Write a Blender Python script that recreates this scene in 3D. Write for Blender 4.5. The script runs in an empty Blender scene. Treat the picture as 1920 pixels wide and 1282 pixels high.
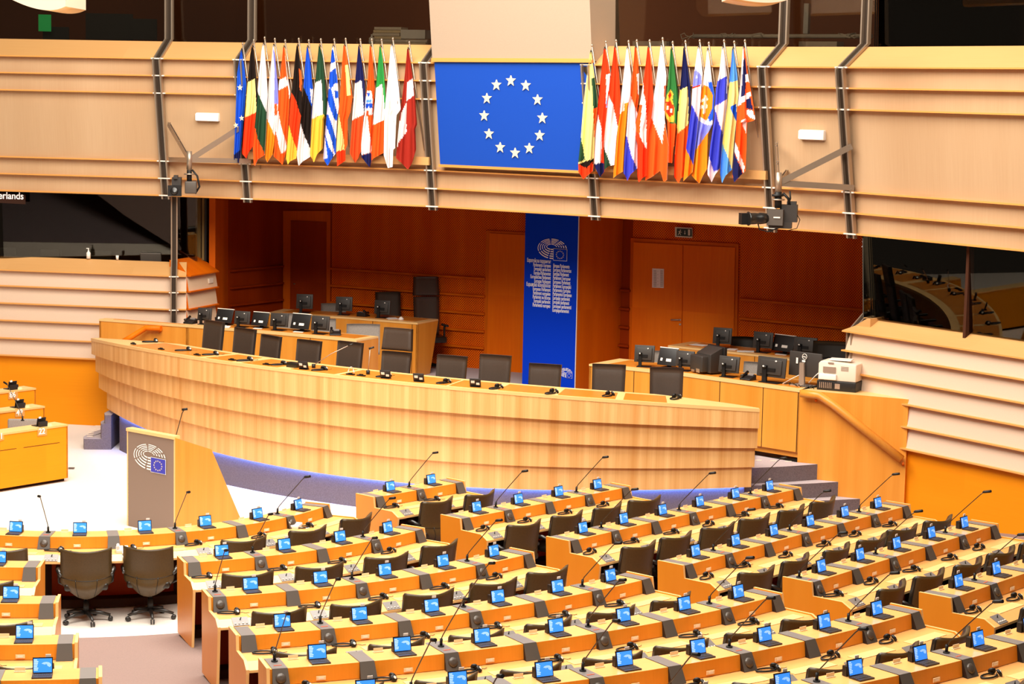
import bpy, bmesh, math, random
import numpy as np
from mathutils import Vector, Matrix

random.seed(4)
PI = math.pi
col = bpy.context.scene.collection
sc = bpy.context.scene

# ------------------------------------------------------------------ camera
FPX, PITCH, ROLL, CZ = 3905.42, 0.1210454, 0.0202822, 6.535
_cp, _sp = math.cos(PITCH), math.sin(PITCH)
_F = np.array([0, _cp, -_sp]); _R0 = np.array([1.0, 0, 0]); _U0 = np.cross(_R0, _F)
_c, _s = math.cos(ROLL), math.sin(ROLL)
_R = _c*_R0 + _s*_U0; _U = -_s*_R0 + _c*_U0
cam_d = bpy.data.cameras.new('camera'); cam = bpy.data.objects.new('camera', cam_d); col.objects.link(cam)
cam_d.sensor_width = 36; cam_d.lens = FPX/1920*36; cam_d.clip_end = 200
M = Matrix(((_R[0], _U[0], -_F[0], 0), (_R[1], _U[1], -_F[1], 0), (_R[2], _U[2], -_F[2], CZ), (0, 0, 0, 1)))
cam.matrix_world = M
sc.camera = cam

# ------------------------------------------------------------------ world, lights, exposure
w = bpy.data.worlds.new('world'); sc.world = w; w.use_nodes = True
w.node_tree.nodes['Background'].inputs[0].default_value = (1.0, .80, .62, 1)
w.node_tree.nodes['Background'].inputs[1].default_value = 0.09
def area(name, loc, rot, sx, sy, power, color=(1, .93, .82)):
    l = bpy.data.lights.new(name, 'AREA'); l.shape = 'RECTANGLE'; l.size = sx; l.size_y = sy; l.energy = power; l.color = color
    o = bpy.data.objects.new(name, l); col.objects.link(o); o.location = loc; o.rotation_euler = rot
    return o
area('ceiling_light', (-4.3, 28, 13.5), (0, 0, 0), 12, 9, 3250)
area('ceiling_light', (-3, 15, 14.5), (math.radians(22), 0, 0), 14, 6, 2900)
area('ceiling_light', (5, 22, 14), (math.radians(8), math.radians(14), 0), 8, 8, 450)
sc.view_settings.view_transform = 'Standard'; sc.view_settings.look = 'None'
sc.view_settings.gamma = 1; sc.view_settings.use_curve_mapping = False
sc.view_settings.exposure = 0.40

# ------------------------------------------------------------------ pixel -> place helpers (photo frame 1920x1282)
CAM = np.array([0, 0, CZ])
def ray(px, py): return _F + _R*(px-960)/FPX - _U*(py-641)/FPX
def at_z(px, py, z):
    d = ray(px, py); return CAM + d*((z-CZ)/d[2])
def at_y(px, py, Y):
    d = ray(px, py); return CAM + d*(Y/d[1])
def on_plane(px, py, A, B, out=0.0):
    d = ray(px, py); t = np.array([B[0]-A[0], B[1]-A[1]], float); n = np.array([t[1], -t[0]])/np.hypot(*t)
    k = (n@np.array(A[:2]) + out)/(n@d[:2]); return CAM + d*k
def circ(px, py, R, c):
    d = ray(px, py); c = np.array(c, float); a = d[:2]@d[:2]; b = -2*d[:2]@c; q = c@c-R*R
    D = b*b-4*a*q
    if D < 0: return None
    return CAM + d*((-b-math.sqrt(D))/(2*a))

# ------------------------------------------------------------------ materials
MATS = {}
def nodes(name, rough=.5, spec=.5, coat=0):
    m = bpy.data.materials.new(name); m.use_nodes = True; nt = m.node_tree
    b = nt.nodes['Principled BSDF']; b.inputs['Roughness'].default_value = rough
    b.inputs['Specular IOR Level'].default_value = spec; b.inputs['Coat Weight'].default_value = coat
    MATS[name] = m
    return m, nt, b
def plain(name, c, rough=.5, spec=.5, metal=0, emit=0, noise=0):
    m, nt, b = nodes(name, rough, spec)
    b.inputs['Base Color'].default_value = (*c, 1); b.inputs['Metallic'].default_value = metal
    if emit:
        b.inputs['Emission Color'].default_value = (*c, 1); b.inputs['Emission Strength'].default_value = emit
    if noise:
        t = nt.nodes.new('ShaderNodeTexNoise'); t.inputs['Scale'].default_value = 60
        g = nt.nodes.new('ShaderNodeTexCoord'); nt.links.new(g.outputs['Object'], t.inputs['Vector'])
        r = nt.nodes.new('ShaderNodeValToRGB'); r.color_ramp.elements[0].position = .3; r.color_ramp.elements[1].position = .7
        r.color_ramp.elements[0].color = (*[v*(1-noise) for v in c], 1); r.color_ramp.elements[1].color = (*[min(1, v*(1+noise)) for v in c], 1)
        nt.links.new(t.outputs['Fac'], r.inputs['Fac']); nt.links.new(r.outputs['Color'], b.inputs['Base Color'])
    return m
def math_n(nt, op, a, b=None):
    n = nt.nodes.new('ShaderNodeMath'); n.operation = op
    for i, v in enumerate((a, b)):
        if v is None: continue
        if isinstance(v, (int, float)): n.inputs[i].default_value = v
        else: nt.links.new(v, n.inputs[i])
    return n.outputs[0]
def wood(name, c1, c2, strip=.22, rough=.38, spec=.5, vertical=True, coat=0, grain=.25):
    """veneer: UV.x runs along the board, UV.y up; strips of leaves with fine grain"""
    m, nt, b = nodes(name, rough, spec, coat)
    uv = nt.nodes.new('ShaderNodeTexCoord'); sep = nt.nodes.new('ShaderNodeSeparateXYZ'); nt.links.new(uv.outputs['UV'], sep.inputs[0])
    u, v = (sep.outputs[0], sep.outputs[1]) if vertical else (sep.outputs[1], sep.outputs[0])
    f = math_n(nt, 'MULTIPLY', u, 1/strip)
    # slowly varying soft strips
    cx = nt.nodes.new('ShaderNodeCombineXYZ'); nt.links.new(f, cx.inputs[0])
    row = math_n(nt, 'FLOOR', math_n(nt, 'MULTIPLY', v, .4)); nt.links.new(row, cx.inputs[1])
    t1 = nt.nodes.new('ShaderNodeTexNoise'); t1.inputs['Scale'].default_value = 1.0; t1.inputs['Detail'].default_value = 1.5; nt.links.new(cx.outputs[0], t1.inputs['Vector'])
    c3 = nt.nodes.new('ShaderNodeCombineXYZ'); nt.links.new(math_n(nt, 'MULTIPLY', u, 55), c3.inputs[0]); nt.links.new(math_n(nt, 'MULTIPLY', v, 1.2), c3.inputs[1])
    t2 = nt.nodes.new('ShaderNodeTexNoise'); t2.inputs['Scale'].default_value = 1.0; t2.inputs['Detail'].default_value = 3; nt.links.new(c3.outputs[0], t2.inputs['Vector'])
    a = math_n(nt, 'MULTIPLY', t1.outputs['Fac'], 1-grain); g = math_n(nt, 'MULTIPLY', t2.outputs['Fac'], grain)
    r = nt.nodes.new('ShaderNodeValToRGB'); nt.links.new(math_n(nt, 'ADD', a, g), r.inputs['Fac'])
    r.color_ramp.elements[0].position = .36; r.color_ramp.elements[1].position = .64
    r.color_ramp.elements[0].color = (*c1, 1); r.color_ramp.elements[1].color = (*c2, 1)
    nt.links.new(r.outputs['Color'], b.inputs['Base Color'])
    return m
def perforated(name, c1, c2, hole, s=.05):
    m = wood(name, c1, c2, .35, .6, .12); nt = m.node_tree; b = nt.nodes['Principled BSDF']
    base = b.inputs['Base Color'].links[0].from_socket
    uv = nt.nodes.new('ShaderNodeTexCoord'); sep = nt.nodes.new('ShaderNodeSeparateXYZ'); nt.links.new(uv.outputs['UV'], sep.inputs[0])
    def dist(ox, oy):
        a = math_n(nt, 'SUBTRACT', math_n(nt, 'FRACT', math_n(nt, 'ADD', math_n(nt, 'MULTIPLY', sep.outputs[0], 1/s), ox)), .5)
        c = math_n(nt, 'SUBTRACT', math_n(nt, 'FRACT', math_n(nt, 'ADD', math_n(nt, 'MULTIPLY', sep.outputs[1], 1/s), oy)), .5)
        return math_n(nt, 'SQRT', math_n(nt, 'ADD', math_n(nt, 'MULTIPLY', a, a), math_n(nt, 'MULTIPLY', c, c)))
    d = math_n(nt, 'MINIMUM', dist(0, 0), dist(.5, .5)); k = math_n(nt, 'LESS_THAN', d, .2)
    mx = nt.nodes.new('ShaderNodeMix'); mx.data_type = 'RGBA'; nt.links.new(k, mx.inputs[0]); nt.links.new(base, mx.inputs[6]); mx.inputs[7].default_value = (*hole, 1)
    nt.links.new(mx.outputs[2], b.inputs['Base Color'])
    return m
wood('wood_front', (.68, .32, .09), (.88, .54, .22), .17)
wood('wood_desk', (.72, .23, .012), (.80, .29, .022), .5, .36)
wood('wood_top_lit', (.82, .385, .115), (.88, .45, .155), .5, .26, .6, vertical=False)  # desk wood made paler, overhead light and sheen put into the colour
wood('wood_edge', (.86, .52, .20), (.88, .55, .22), .5, .35)
wood('wood_inlay', (.62, .20, .02), (.70, .24, .03), .3, .3)
wood('wood_wall', (.74, .23, .003), (.82, .28, .006), 1.1, .55, .15, vertical=False)
wood('wood_side', (.68, .24, .022), (.78, .32, .045), .3, .38)
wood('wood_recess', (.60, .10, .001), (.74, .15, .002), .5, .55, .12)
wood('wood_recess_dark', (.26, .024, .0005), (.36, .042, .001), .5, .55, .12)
wood('wood_door', (.78, .14, .001), (.90, .20, .003), .6, .5, .15)
wood('wood_ledge', (.62, .32, .11), (.68, .37, .14), 1.5, .35, .5, vertical=False)
wood('wood_fin', (.70, .31, .07), (.76, .36, .10), 1.5, .35, .5, vertical=False)
perforated('wood_perforated', (.76, .10, .001), (.92, .17, .002), (.10, .004, .0))
plain('panel_beige', (.74, .52, .34), .85, .2, noise=.03)
wood('panel_veneer', (.49, .305, .165), (.56, .37, .215), 1.2, .8, .2)
plain('panel_cream', (.68, .50, .37), .8, .2, noise=.02)
plain('booth_cream', (.45, .34, .25), .8, .2, noise=.02)
plain('floor_pale', (.80, .73, .66), .6, .3, noise=.04)
plain('carpet', (.175, .14, .15), .95, .1, noise=.18)
plain('carpet_lit', (.44, .38, .40), .95, .1, noise=.08)  # same carpet made paler, light from above put into the colour
plain('carpet_ramp', (.255, .175, .155), .95, .1, noise=.06)
plain('nosing', (.9, .75, .6), .7, .2)
plain('black', (.006, .005, .005), .5, .4)
plain('black_gloss', (.012, .010, .009), .28, .6)
plain('dark_inside', (.035, .012, .006), .8, .2)
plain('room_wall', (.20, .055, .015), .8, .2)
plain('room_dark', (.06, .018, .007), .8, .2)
plain('strut', (.035, .022, .014), .35, .6)
plain('steel', (.46, .36, .27), .38, .5, metal=.75)
plain('bracket', (.85, .78, .68), .4, .5)
plain('grey_light', (.19, .165, .155), .36, .5)
plain('grey_dark', (.085, .068, .055), .5, .5)
plain('disc', (.075, .055, .042), .35, .6)
plain('leather', (.070, .042, .014), .40, .5, noise=.10)
plain('leather_side', (.012, .009, .006), .35, .6)
plain('leather_black', (.055, .036, .026), .38, .55, noise=.08)
plain('mesh_grey', (.27, .23, .20), .7, .3, noise=.1)
plain('monitor_body', (.035, .028, .024), .5, .5)
plain('plastic_black', (.010, .008, .008), .45, .5)  # black plastic of cases, screens and telephones
plain('silver', (.45, .34, .27), .4, .5, metal=.5)
plain('plate_wood', (.58, .27, .07), .5, .3)
plain('white', (.85, .80, .74), .5, .4)
plain('paper', (.88, .84, .78), .8, .2)
plain('cream_plate', (.88, .68, .42), .5, .4)
plain('red_light', (.8, .12, .05), .5, .4)
plain('beige_plastic', (.80, .68, .55), .5, .4)
plain('lectern_grey', (.25, .17, .13), .5, .4)
plain('white_mark', (.95, .93, .90), .6, .3)
plain('cream_mark', (.86, .74, .50), .6, .3)
plain('flag_blue', (.006, .068, .47), .65, .25)
plain('banner_blue', (.001, .038, .55), .8, .08)
plain('logo_blue', (.05, .05, .45), .6, .3)
plain('letter', (.95, .90, .85), .5, .3, emit=.35)
plain('tab_white', (.9, .8, .75), .5, .3)
plain('green_screen', (.02, .45, .10), .5, .3, emit=.5)
plain('lamp_cover', (1.0, .93, .78), .4, .3, emit=1.6)
plain('led_blue', (.11, .26, 1.0), .5, .3, emit=60)
plain('screen_blue', (.035, .23, .86), .3, .4, emit=.75)
plain('screen_pale', (.42, .66, .95), .3, .4, emit=.6)
plain('keyboard', (.03, .022, .02), .4, .5)
plain('sign_dark', (.012, .030, .022), .4, .5)
plain('sign_light', (.75, .72, .55), .5, .4)
plain('frame_olive', (.22, .15, .05), .6, .3)
def glass():
    m, nt, b = nodes('glass', .02, .5); nt.nodes.remove(b)
    out = nt.nodes['Material Output']
    tr = nt.nodes.new('ShaderNodeBsdfTransparent'); tr.inputs[0].default_value = (.62, .60, .56, 1)
    gl = nt.nodes.new('ShaderNodeBsdfGlossy'); gl.inputs['Roughness'].default_value = .012; gl.inputs[0].default_value = (1, .95, .85, 1)
    fr = nt.nodes.new('ShaderNodeFresnel'); fr.inputs[0].default_value = 1.5
    mx = nt.nodes.new('ShaderNodeMixShader'); nt.links.new(fr.outputs[0], mx.inputs[0]); nt.links.new(tr.outputs[0], mx.inputs[1]); nt.links.new(gl.outputs[0], mx.inputs[2])
    nt.links.new(mx.outputs[0], out.inputs[0]); return m
glass()

# ------------------------------------------------------------------ mesh builder
class MB:
    def __init__(s): s.v = []; s.f = []; s.uv = []; s.m = []; s.sm = []
    def face(s, idx, uvs=None, mat=0, smooth=False):
        s.f.append(tuple(idx)); s.uv.append(uvs or [(s.v[i][0]+s.v[i][1]*.7, s.v[i][2]) for i in idx]); s.m.append(mat); s.sm.append(smooth)
    def poly(s, pts, mat=0, uvs=None):
        n = len(s.v); s.v += [tuple(map(float, p)) for p in pts]; s.face(range(n, n+len(pts)), uvs, mat)
    def box(s, c, size, rz=0, mat=0, rx=0, ry=0):
        R = Matrix.Rotation(rz, 3, 'Z') @ Matrix.Rotation(ry, 3, 'Y') @ Matrix.Rotation(rx, 3, 'X'); c = Vector(c); n = len(s.v)
        h = [x/2 for x in size]
        P = [Vector((i*h[0], j*h[1], k*h[2])) for k in (-1, 1) for j in (-1, 1) for i in (-1, 1)]
        for p in P: s.v.append(tuple(c + R@p))
        for q, (a, b) in zip([(0, 2, 3, 1), (4, 5, 7, 6), (0, 1, 5, 4), (2, 6, 7, 3), (0, 4, 6, 2), (1, 3, 7, 5)], [(0, 1), (0, 1), (0, 2), (0, 2), (1, 2), (1, 2)]):
            s.face([n+i for i in q], [(P[i][a], P[i][b]) for i in q], mat)
        return s
    def prism(s, pts, thick, mat=0, emat=None, uvf=None):
        """pts: closed 3D polygon (planar); thick: offset vector"""
        n = len(s.v); k = len(pts); t = np.array(thick, float)
        s.v += [tuple(map(float, p)) for p in pts] + [tuple(map(float, np.array(p)+t)) for p in pts]
        u = uvf or (lambda p: (p[0]+p[1], p[2]))
        s.face(list(range(n, n+k))[::-1], [u(s.v[i]) for i in list(range(n, n+k))[::-1]], mat)
        s.face(range(n+k, n+2*k), [u(s.v[i]) for i in range(n+k, n+2*k)], mat)
        for i in range(k):
            j = (i+1) % k; q = [n+i, n+j, n+k+j, n+k+i]; s.face(q, [u(s.v[x]) for x in q], emat if emat is not None else mat)
        return s
    def sweep(s, prof, path, mats=None, caps=True, smooth=False, closed=True, capmat=0):
        """prof: (d,z) closed; path(i) gives function (d,z)->xyz and arclength; path = list of (func, s)"""
        k = len(prof); n0 = len(s.v); per = [0]
        for i in range(k): per.append(per[-1]+math.hypot(prof[(i+1) % k][0]-prof[i][0], prof[(i+1) % k][1]-prof[i][1]))
        for fn, sl in path:
            for d, z in prof: s.v.append(tuple(map(float, fn(d, z))))
        m = k if closed else k-1
        for a in range(len(path)-1):
            for i in range(m):
                j = (i+1) % k; A = n0+a*k; B = A+k; s0 = path[a][1]; s1 = path[a+1][1]
                s.face([A+i, B+i, B+j, A+j], [(s0, per[i]), (s1, per[i]), (s1, per[i+1]), (s0, per[i+1])], (mats[i] if mats else 0), smooth)
        if caps and closed:
            e = n0+(len(path)-1)*k
            s.face([n0+i for i in range(k)], [tuple(p) for p in prof], capmat); s.face([e+i for i in range(k)][::-1], [tuple(p) for p in prof][::-1], capmat)
        return s
    def tube(s, pts, r, seg=8, mat=0, caps=True):
        pts = [Vector(p) for p in pts]; rr = r if isinstance(r, (list, tuple)) else [r]*len(pts); n0 = len(s.v); up = None
        for i, p in enumerate(pts):
            t = (pts[min(i+1, len(pts)-1)] - pts[max(i-1, 0)]).normalized()
            if up is None: up = t.orthogonal().normalized()
            up = (up - t*up.dot(t)).normalized(); w2 = t.cross(up)
            for a in range(seg): s.v.append(tuple(p + (up*math.cos(2*PI*a/seg) + w2*math.sin(2*PI*a/seg))*rr[i]))
        for i in range(len(pts)-1):
            for a in range(seg):
                b = (a+1) % seg; A = n0+i*seg; s.face([A+a, A+b, A+seg+b, A+seg+a], None, mat, True)
        if caps:
            s.face([n0+a for a in range(seg)][::-1], None, mat); e = n0+(len(pts)-1)*seg; s.face([e+a for a in range(seg)], None, mat)
        return s
    def cyl(s, a, b, r, seg=16, mat=0): return s.tube([a, b], r, seg, mat)
    def lathe(s, c, prof, seg=16, mat=0, axis=None):
        n0 = len(s.v); c = Vector(c); R = Vector((0, 0, 1)).rotation_difference(Vector(axis)).to_matrix() if axis else Matrix.Identity(3)
        for r, z in prof:
            for a in range(seg): s.v.append(tuple(c + R@Vector((r*math.cos(2*PI*a/seg), r*math.sin(2*PI*a/seg), z))))
        for i in range(len(prof)-1):
            for a in range(seg):
                b = (a+1) % seg; A = n0+i*seg; s.face([A+a, A+b, A+seg+b, A+seg+a], None, mat, True)
        s.face([n0+a for a in range(seg)][::-1], None, mat); e = n0+(len(prof)-1)*seg; s.face([e+a for a in range(seg)], None, mat)
        return s
    def build(s, name, mats, parent=None, bevel=0):
        me = bpy.data.meshes.new(name); me.from_pydata(s.v, [], s.f)
        if isinstance(mats, str): mats = [mats]
        for x in mats: me.materials.append(MATS[x])
        ul = me.uv_layers.new(name='UVMap'); flat = [c for f in s.uv for p in f for c in p]; ul.data.foreach_set('uv', flat)
        me.polygons.foreach_set('material_index', s.m); me.polygons.foreach_set('use_smooth', s.sm); me.update()
        o = bpy.data.objects.new(name, me); col.objects.link(o)
        if parent is not None: o.parent = parent
        if bevel:
            b = o.modifiers.new('bevel', 'BEVEL'); b.width = bevel; b.segments = 3; b.limit_method = 'ANGLE'; b.angle_limit = math.radians(40)
            for p in me.polygons: p.use_smooth = True
        return o
def tag(o, label=None, cat=None, group=None, kind=None):
    if label: o['label'] = label
    if cat: o['category'] = cat
    if group: o['group'] = group
    if kind: o['kind'] = kind
    return o
def empty(name, loc=(0, 0, 0), rz=0, label=None, cat=None, group=None, kind=None):
    o = bpy.data.objects.new(name, None); col.objects.link(o); o.location = tuple(map(float, loc)); o.rotation_euler = (0, 0, rz); o.empty_display_size = .1
    return tag(o, label, cat, group, kind)
def move_to(o, parent):                       # parent a part built in world space under an empty that stands elsewhere
    o.parent = parent; o.matrix_parent_inverse = (Matrix.Translation(parent.location) @ parent.rotation_euler.to_matrix().to_4x4()).inverted(); return o
def copy_tree(o, loc, rz, label, parent=None, scale=None):
    c = o.copy(); col.objects.link(c); c.location = tuple(map(float, loc)); c.rotation_euler = (0, 0, rz)
    if scale: c.scale = scale
    c['label'] = label
    for ch in list(o.children):
        d = ch.copy(); col.objects.link(d); d.parent = c
        for g in list(ch.children):
            e = g.copy(); col.objects.link(e); e.parent = d
    return c
USED = set()
def put(proto, loc, rz, label, group=None, scale=None):
    if proto.name not in USED:
        USED.add(proto.name); proto['label'] = label; proto.location = tuple(map(float, loc)); proto.rotation_euler = (0, 0, rz); proto['label'] = label
        if scale: proto.scale = scale
        return proto
    return copy_tree(proto, loc, rz, label, scale=scale)
def struct(o): o['kind'] = 'structure'; return o
def text(name, body, size, mat, parent, X, Y, P, align='LEFT', ext=.002, sx=1.0):
    cu = bpy.data.curves.new(name, 'FONT'); cu.body = body; cu.size = size; cu.extrude = ext; cu.align_x = align; cu.offset = size*.010
    t = bpy.data.objects.new(name, cu); col.objects.link(t)
    dg = bpy.context.evaluated_depsgraph_get(); me = bpy.data.meshes.new_from_object(t.evaluated_get(dg)); bpy.data.objects.remove(t)
    X = Vector(X).normalized(); Y = Vector(Y).normalized(); Z = X.cross(Y)
    me.transform(Matrix(((X[0]*sx, Y[0], Z[0], P[0]), (X[1]*sx, Y[1], Z[1], P[1]), (X[2]*sx, Y[2], Z[2], P[2]), (0, 0, 0, 1))))
    me.materials.clear(); me.materials.append(MATS[mat]); o = bpy.data.objects.new(name, me); col.objects.link(o); o.parent = parent; return o
ORD = ['first', 'second', 'third', 'fourth', 'fifth', 'sixth', 'seventh', 'eighth', 'ninth', 'tenth', 'eleventh', 'twelfth']

# polyline sweep with mitred normals; room side = right-hand side of the direction of travel towards the camera
def pathfn(P, N): return lambda d, z: (P[0]+N[0]*d, P[1]+N[1]*d, z)
def poly_path(pts):
    pts = [np.array(p[:2], float) for p in pts]; out = []; s = 0; n = len(pts)
    for i, p in enumerate(pts):
        ns = []
        if i > 0: t = pts[i]-pts[i-1]; s += np.hypot(*t); ns.append(np.array([t[1], -t[0]])/np.hypot(*t))
        if i < n-1: t = pts[i+1]-pts[i]; ns.append(np.array([t[1], -t[0]])/np.hypot(*t))
        m = sum(ns)/len(ns); m = m/(m@ns[0]) if len(ns) > 1 else m
        out.append((pathfn(p, m), s))
    return out

# ================================================================== SETTING
# measured polyline of the front wall (bottom edge of the upper gallery front)
PX = [(0, 354.2), (316, 363.7), (470, 370), (818, 384.2), (1124, 402.5), (1455, 424.3), (1606, 435.6), (1920, 466)]
WP = [at_z(x, y, 4.45)[:2] for x, y in PX]
WP = [np.array([-14.6, 40.0])] + WP + [np.array([9.2, 26.0])]
LEAN = .35/2.52
def lean(z): return (z-4.43)*LEAN
ZL = [6.95, 6.64, 6.32, 5.07, 4.75, 4.43]
def upper_wall():
    prof = [(-.02, 7.27), (lean(6.95)+.08, 6.95)]; mats = [0, 0]
    for i in range(5):
        a, b = ZL[i], ZL[i+1]; prof += [(lean(a)+.005, a-.012), (lean(b)+.045, b+.012)]; mats += [1, 0]
    prof += [(-.04, 4.40), (-.45, 4.40), (-.45, 7.27)]; mats += [0, 0, 0, 0]
    mats = []
    for i in range(len(prof)):
        z0, z1 = prof[i][1], prof[(i+1) % len(prof)][1]
        mats.append(1 if abs(z0-z1) > .2 and i > 1 and prof[i][0] > -.3 and prof[(i+1) % len(prof)][0] > -.3 else 0)
    m = MB(); m.sweep(prof, poly_path(WP), mats); return struct(m.build('wall_gallery', ['wood_ledge', 'panel_veneer']))
wall_gallery = upper_wall()
m = MB(); m.sweep([(lean(7.1)+.0, 7.112), (lean(7.1)-.02, 7.118), (lean(7.1)-.03, 7.100)], poly_path(WP)); 
# horizontal fins of the gallery front
for i, z in enumerate(ZL):
    m = MB(); o_ = lean(z)
    m.sweep([(o_-.0, z+.014), (o_+.12, z+.010), (o_+.12, z-.012), (o_-.0, z-.016)], poly_path(WP)); struct(m.build('trim_%d' % (i+1), 'wood_fin'))
# dark joints with steel pairs (struts) on the gallery front
STRUTS = [WP[i] for i in (2, 3, 4, 5, 6, 7)]
SN = ['at the left edge of the emergency lamp bay', 'behind the first flags of the left row', 'left of the large blue flag panel', 'right of the large blue flag panel', 'right of the right flag row', 'at the right bracket end']
def wall_frame(i):
    a, b = WP[i-1], WP[i]; c = WP[i+1]; t = (b-a)/np.hypot(*(b-a)) + (c-b)/np.hypot(*(c-b)); t = t/np.hypot(*t); return b, t, np.array([t[1], -t[0]])
for k, i in enumerate((2, 3, 4, 5, 6, 7)):
    b, t, n = wall_frame(i)
    r = empty('wall_strut', (b[0], b[1], 4.4), 0, 'dark steel strut on the gallery front, ' + SN[k], 'strut', 'dark struts of the gallery front')
    def P3(d, s, z): return (b[0]+n[0]*d+t[0]*s, b[1]+n[1]*d+t[1]*s, z)
    path = [(-.06, 9.9), (-.06, 7.32), (lean(6.95)+.14, 6.92), (.07, 4.36)]
    for s in (-.065, .065):
        m = MB()
        for (d0, z0), (d1, z1) in zip(path[:-1], path[1:]):
            m.prism([P3(d0, s-.014, z0), P3(d0+.07, s-.014, z0), P3(d1+.07, s-.014, z1), P3(d1, s-.014, z1)], (t[0]*.028, t[1]*.028, 0))
        move_to(m.build('rail', 'steel'), r)
    m = MB()
    for (d0, z0), (d1, z1) in zip(path[:-1], path[1:]):
        m.prism([P3(d0-.02, -.05, z0), P3(d0+.015, -.05, z0), P3(d1+.015, -.05, z1), P3(d1-.02, -.05, z1)], (t[0]*.1, t[1]*.1, 0))
    move_to(m.build('channel', 'strut'), r)
    for z in ZL:
        m = MB(); c = P3(lean(z)+.15, 0, z); m.box(c, (.24, .03, .022), math.atan2(t[1], t[0])); move_to(m.build('clip', 'bracket'), r)
# lower walls: ledge + clapboards + orange wall to the floor
A_L = [np.array([-14.6, 40.0]), WP[1], np.array([WP[2][0], WP[2][1]]), at_z(349.6, 517, 2.92)[:2]]
A_R = [at_z(1599, 617, 2.95)[:2], WP[7]*.98+WP[6]*.02, WP[8], np.array([9.2, 26.0])]
ZC = [2.92, 2.62, 2.29, 1.96, 1.62, 1.29]
def lower_wall(name, pts, ends=False):
    prof = [(-.30, 3.15), (.10, 2.93)]
    for a, b in zip(ZC[:-1], ZC[1:]): prof += [(.0, a-.005), (.055, b+.01)]
    prof += [(-.01, 1.28), (-.01, 0), (-.36, 0), (-.36, 3.15)]
    mats = []
    for i in range(len(prof)):
        z0, z1 = prof[i][1], prof[(i+1) % len(prof)][1]
        mats.append(1 if (1.2 < z1 < z0 < 2.93 and z0-z1 > .2) else (2 if z0 < 1.29 and z1 < .1 else 0))
    m = MB(); m.sweep(prof, poly_path(pts), mats); o = struct(m.build(name, ['wood_ledge', 'panel_cream', 'wood_wall']))
    for i, z in enumerate(ZC):
        m = MB(); m.sweep([(0, z+.016), (.10, z+.010), (.10, z-.012), (0, z-.014)], poly_path(pts)); struct(m.build('trim_%d' % (7+i+(6 if 'right' in name else 0)), 'wood_fin'))
    return o
lower_wall('wall_left', A_L)
lower_wall('wall_right', A_R)
# left wall block end: face turning back into the recess
e0 = at_z(349.6, 517, 2.92)[:2]; e1 = at_z(403.5, 508.5, 2.92)[:2]
m = MB(); prof = [(-.35, 3.2), (.08, 2.93)]
for a, b in zip(ZC[:-1], ZC[1:]): prof += [(.0, a-.005), (.05, b+.01)]
prof += [(-.01, 1.28), (-.01, 0), (-.36, 0), (-.36, 3.2)]
mats = [1 if (1.2 < prof[(i+1) % len(prof)][1] < prof[i][1] < 2.93) else 0 for i in range(len(prof))]
m.sweep(prof, poly_path([e0, e1]), mats); struct(m.build('wall_left_end', ['wood_recess', 'panel_beige']))
for z in ZC:
    m = MB(); m.sweep([(0, z+.016), (.09, z+.010), (.09, z-.012), (0, z-.014)], poly_path([e0, e1])); struct(m.build('trim_19', 'wood_recess'))
m = MB(); q = on_plane(394, 526, e0, e1, .03); tt = math.atan2(*(e1-e0)[::-1]); m.box(q, (.16, .05, .09), tt); tag(m.build('wall_socket', 'beige_plastic'), 'small cream socket box on the end face of the left wall block', 'socket')
# lower struts
for k, (px, y0) in enumerate(((326.5, 516), (1608.5, 620))):
    b = at_z(px, y0, 2.92)[:2]; W0, W1 = (A_L[2], A_L[3]) if k == 0 else (WP[7], WP[8]); t = (W1-W0)/np.hypot(*(W1-W0)); n = np.array([t[1], -t[0]])
    if k == 0: b = W0+t*((b-W0)@t)+n*.05
    r = empty('wall_strut', (b[0], b[1], 1.2), 0, 'dark steel strut on the %s lower wall beside the window' % ('left', 'right')[k], 'strut', 'dark struts of the lower walls')
    def P3(d, s, z): return (b[0]+n[0]*d+t[0]*s, b[1]+n[1]*d+t[1]*s, z)
    path = [(-.22, 4.42), (-.22, 3.2), (.13, 2.90), (.10, 1.30)]
    for s in (-.05, .05):
        m = MB()
        for (d0, z0), (d1, z1) in zip(path[:-1], path[1:]): m.prism([P3(d0, s-.012, z0), P3(d0+.06, s-.012, z0), P3(d1+.06, s-.012, z1), P3(d1, s-.012, z1)], (t[0]*.024, t[1]*.024, 0))
        move_to(m.build('rail', 'steel'), r)
    m = MB()
    for (d0, z0), (d1, z1) in zip(path[:-1], path[1:]): m.prism([P3(d0-.02, -.04, z0), P3(d0+.012, -.04, z0), P3(d1+.012, -.04, z1), P3(d1-.02, -.04, z1)], (t[0]*.08, t[1]*.08, 0))
    move_to(m.build('channel', 'strut'), r)
    for z in ZC[:5]:
        m = MB(); m.box(P3(.15, 0, z), (.18, .03, .02), math.atan2(t[1], t[0])); move_to(m.build('clip', 'bracket'), r)

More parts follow.
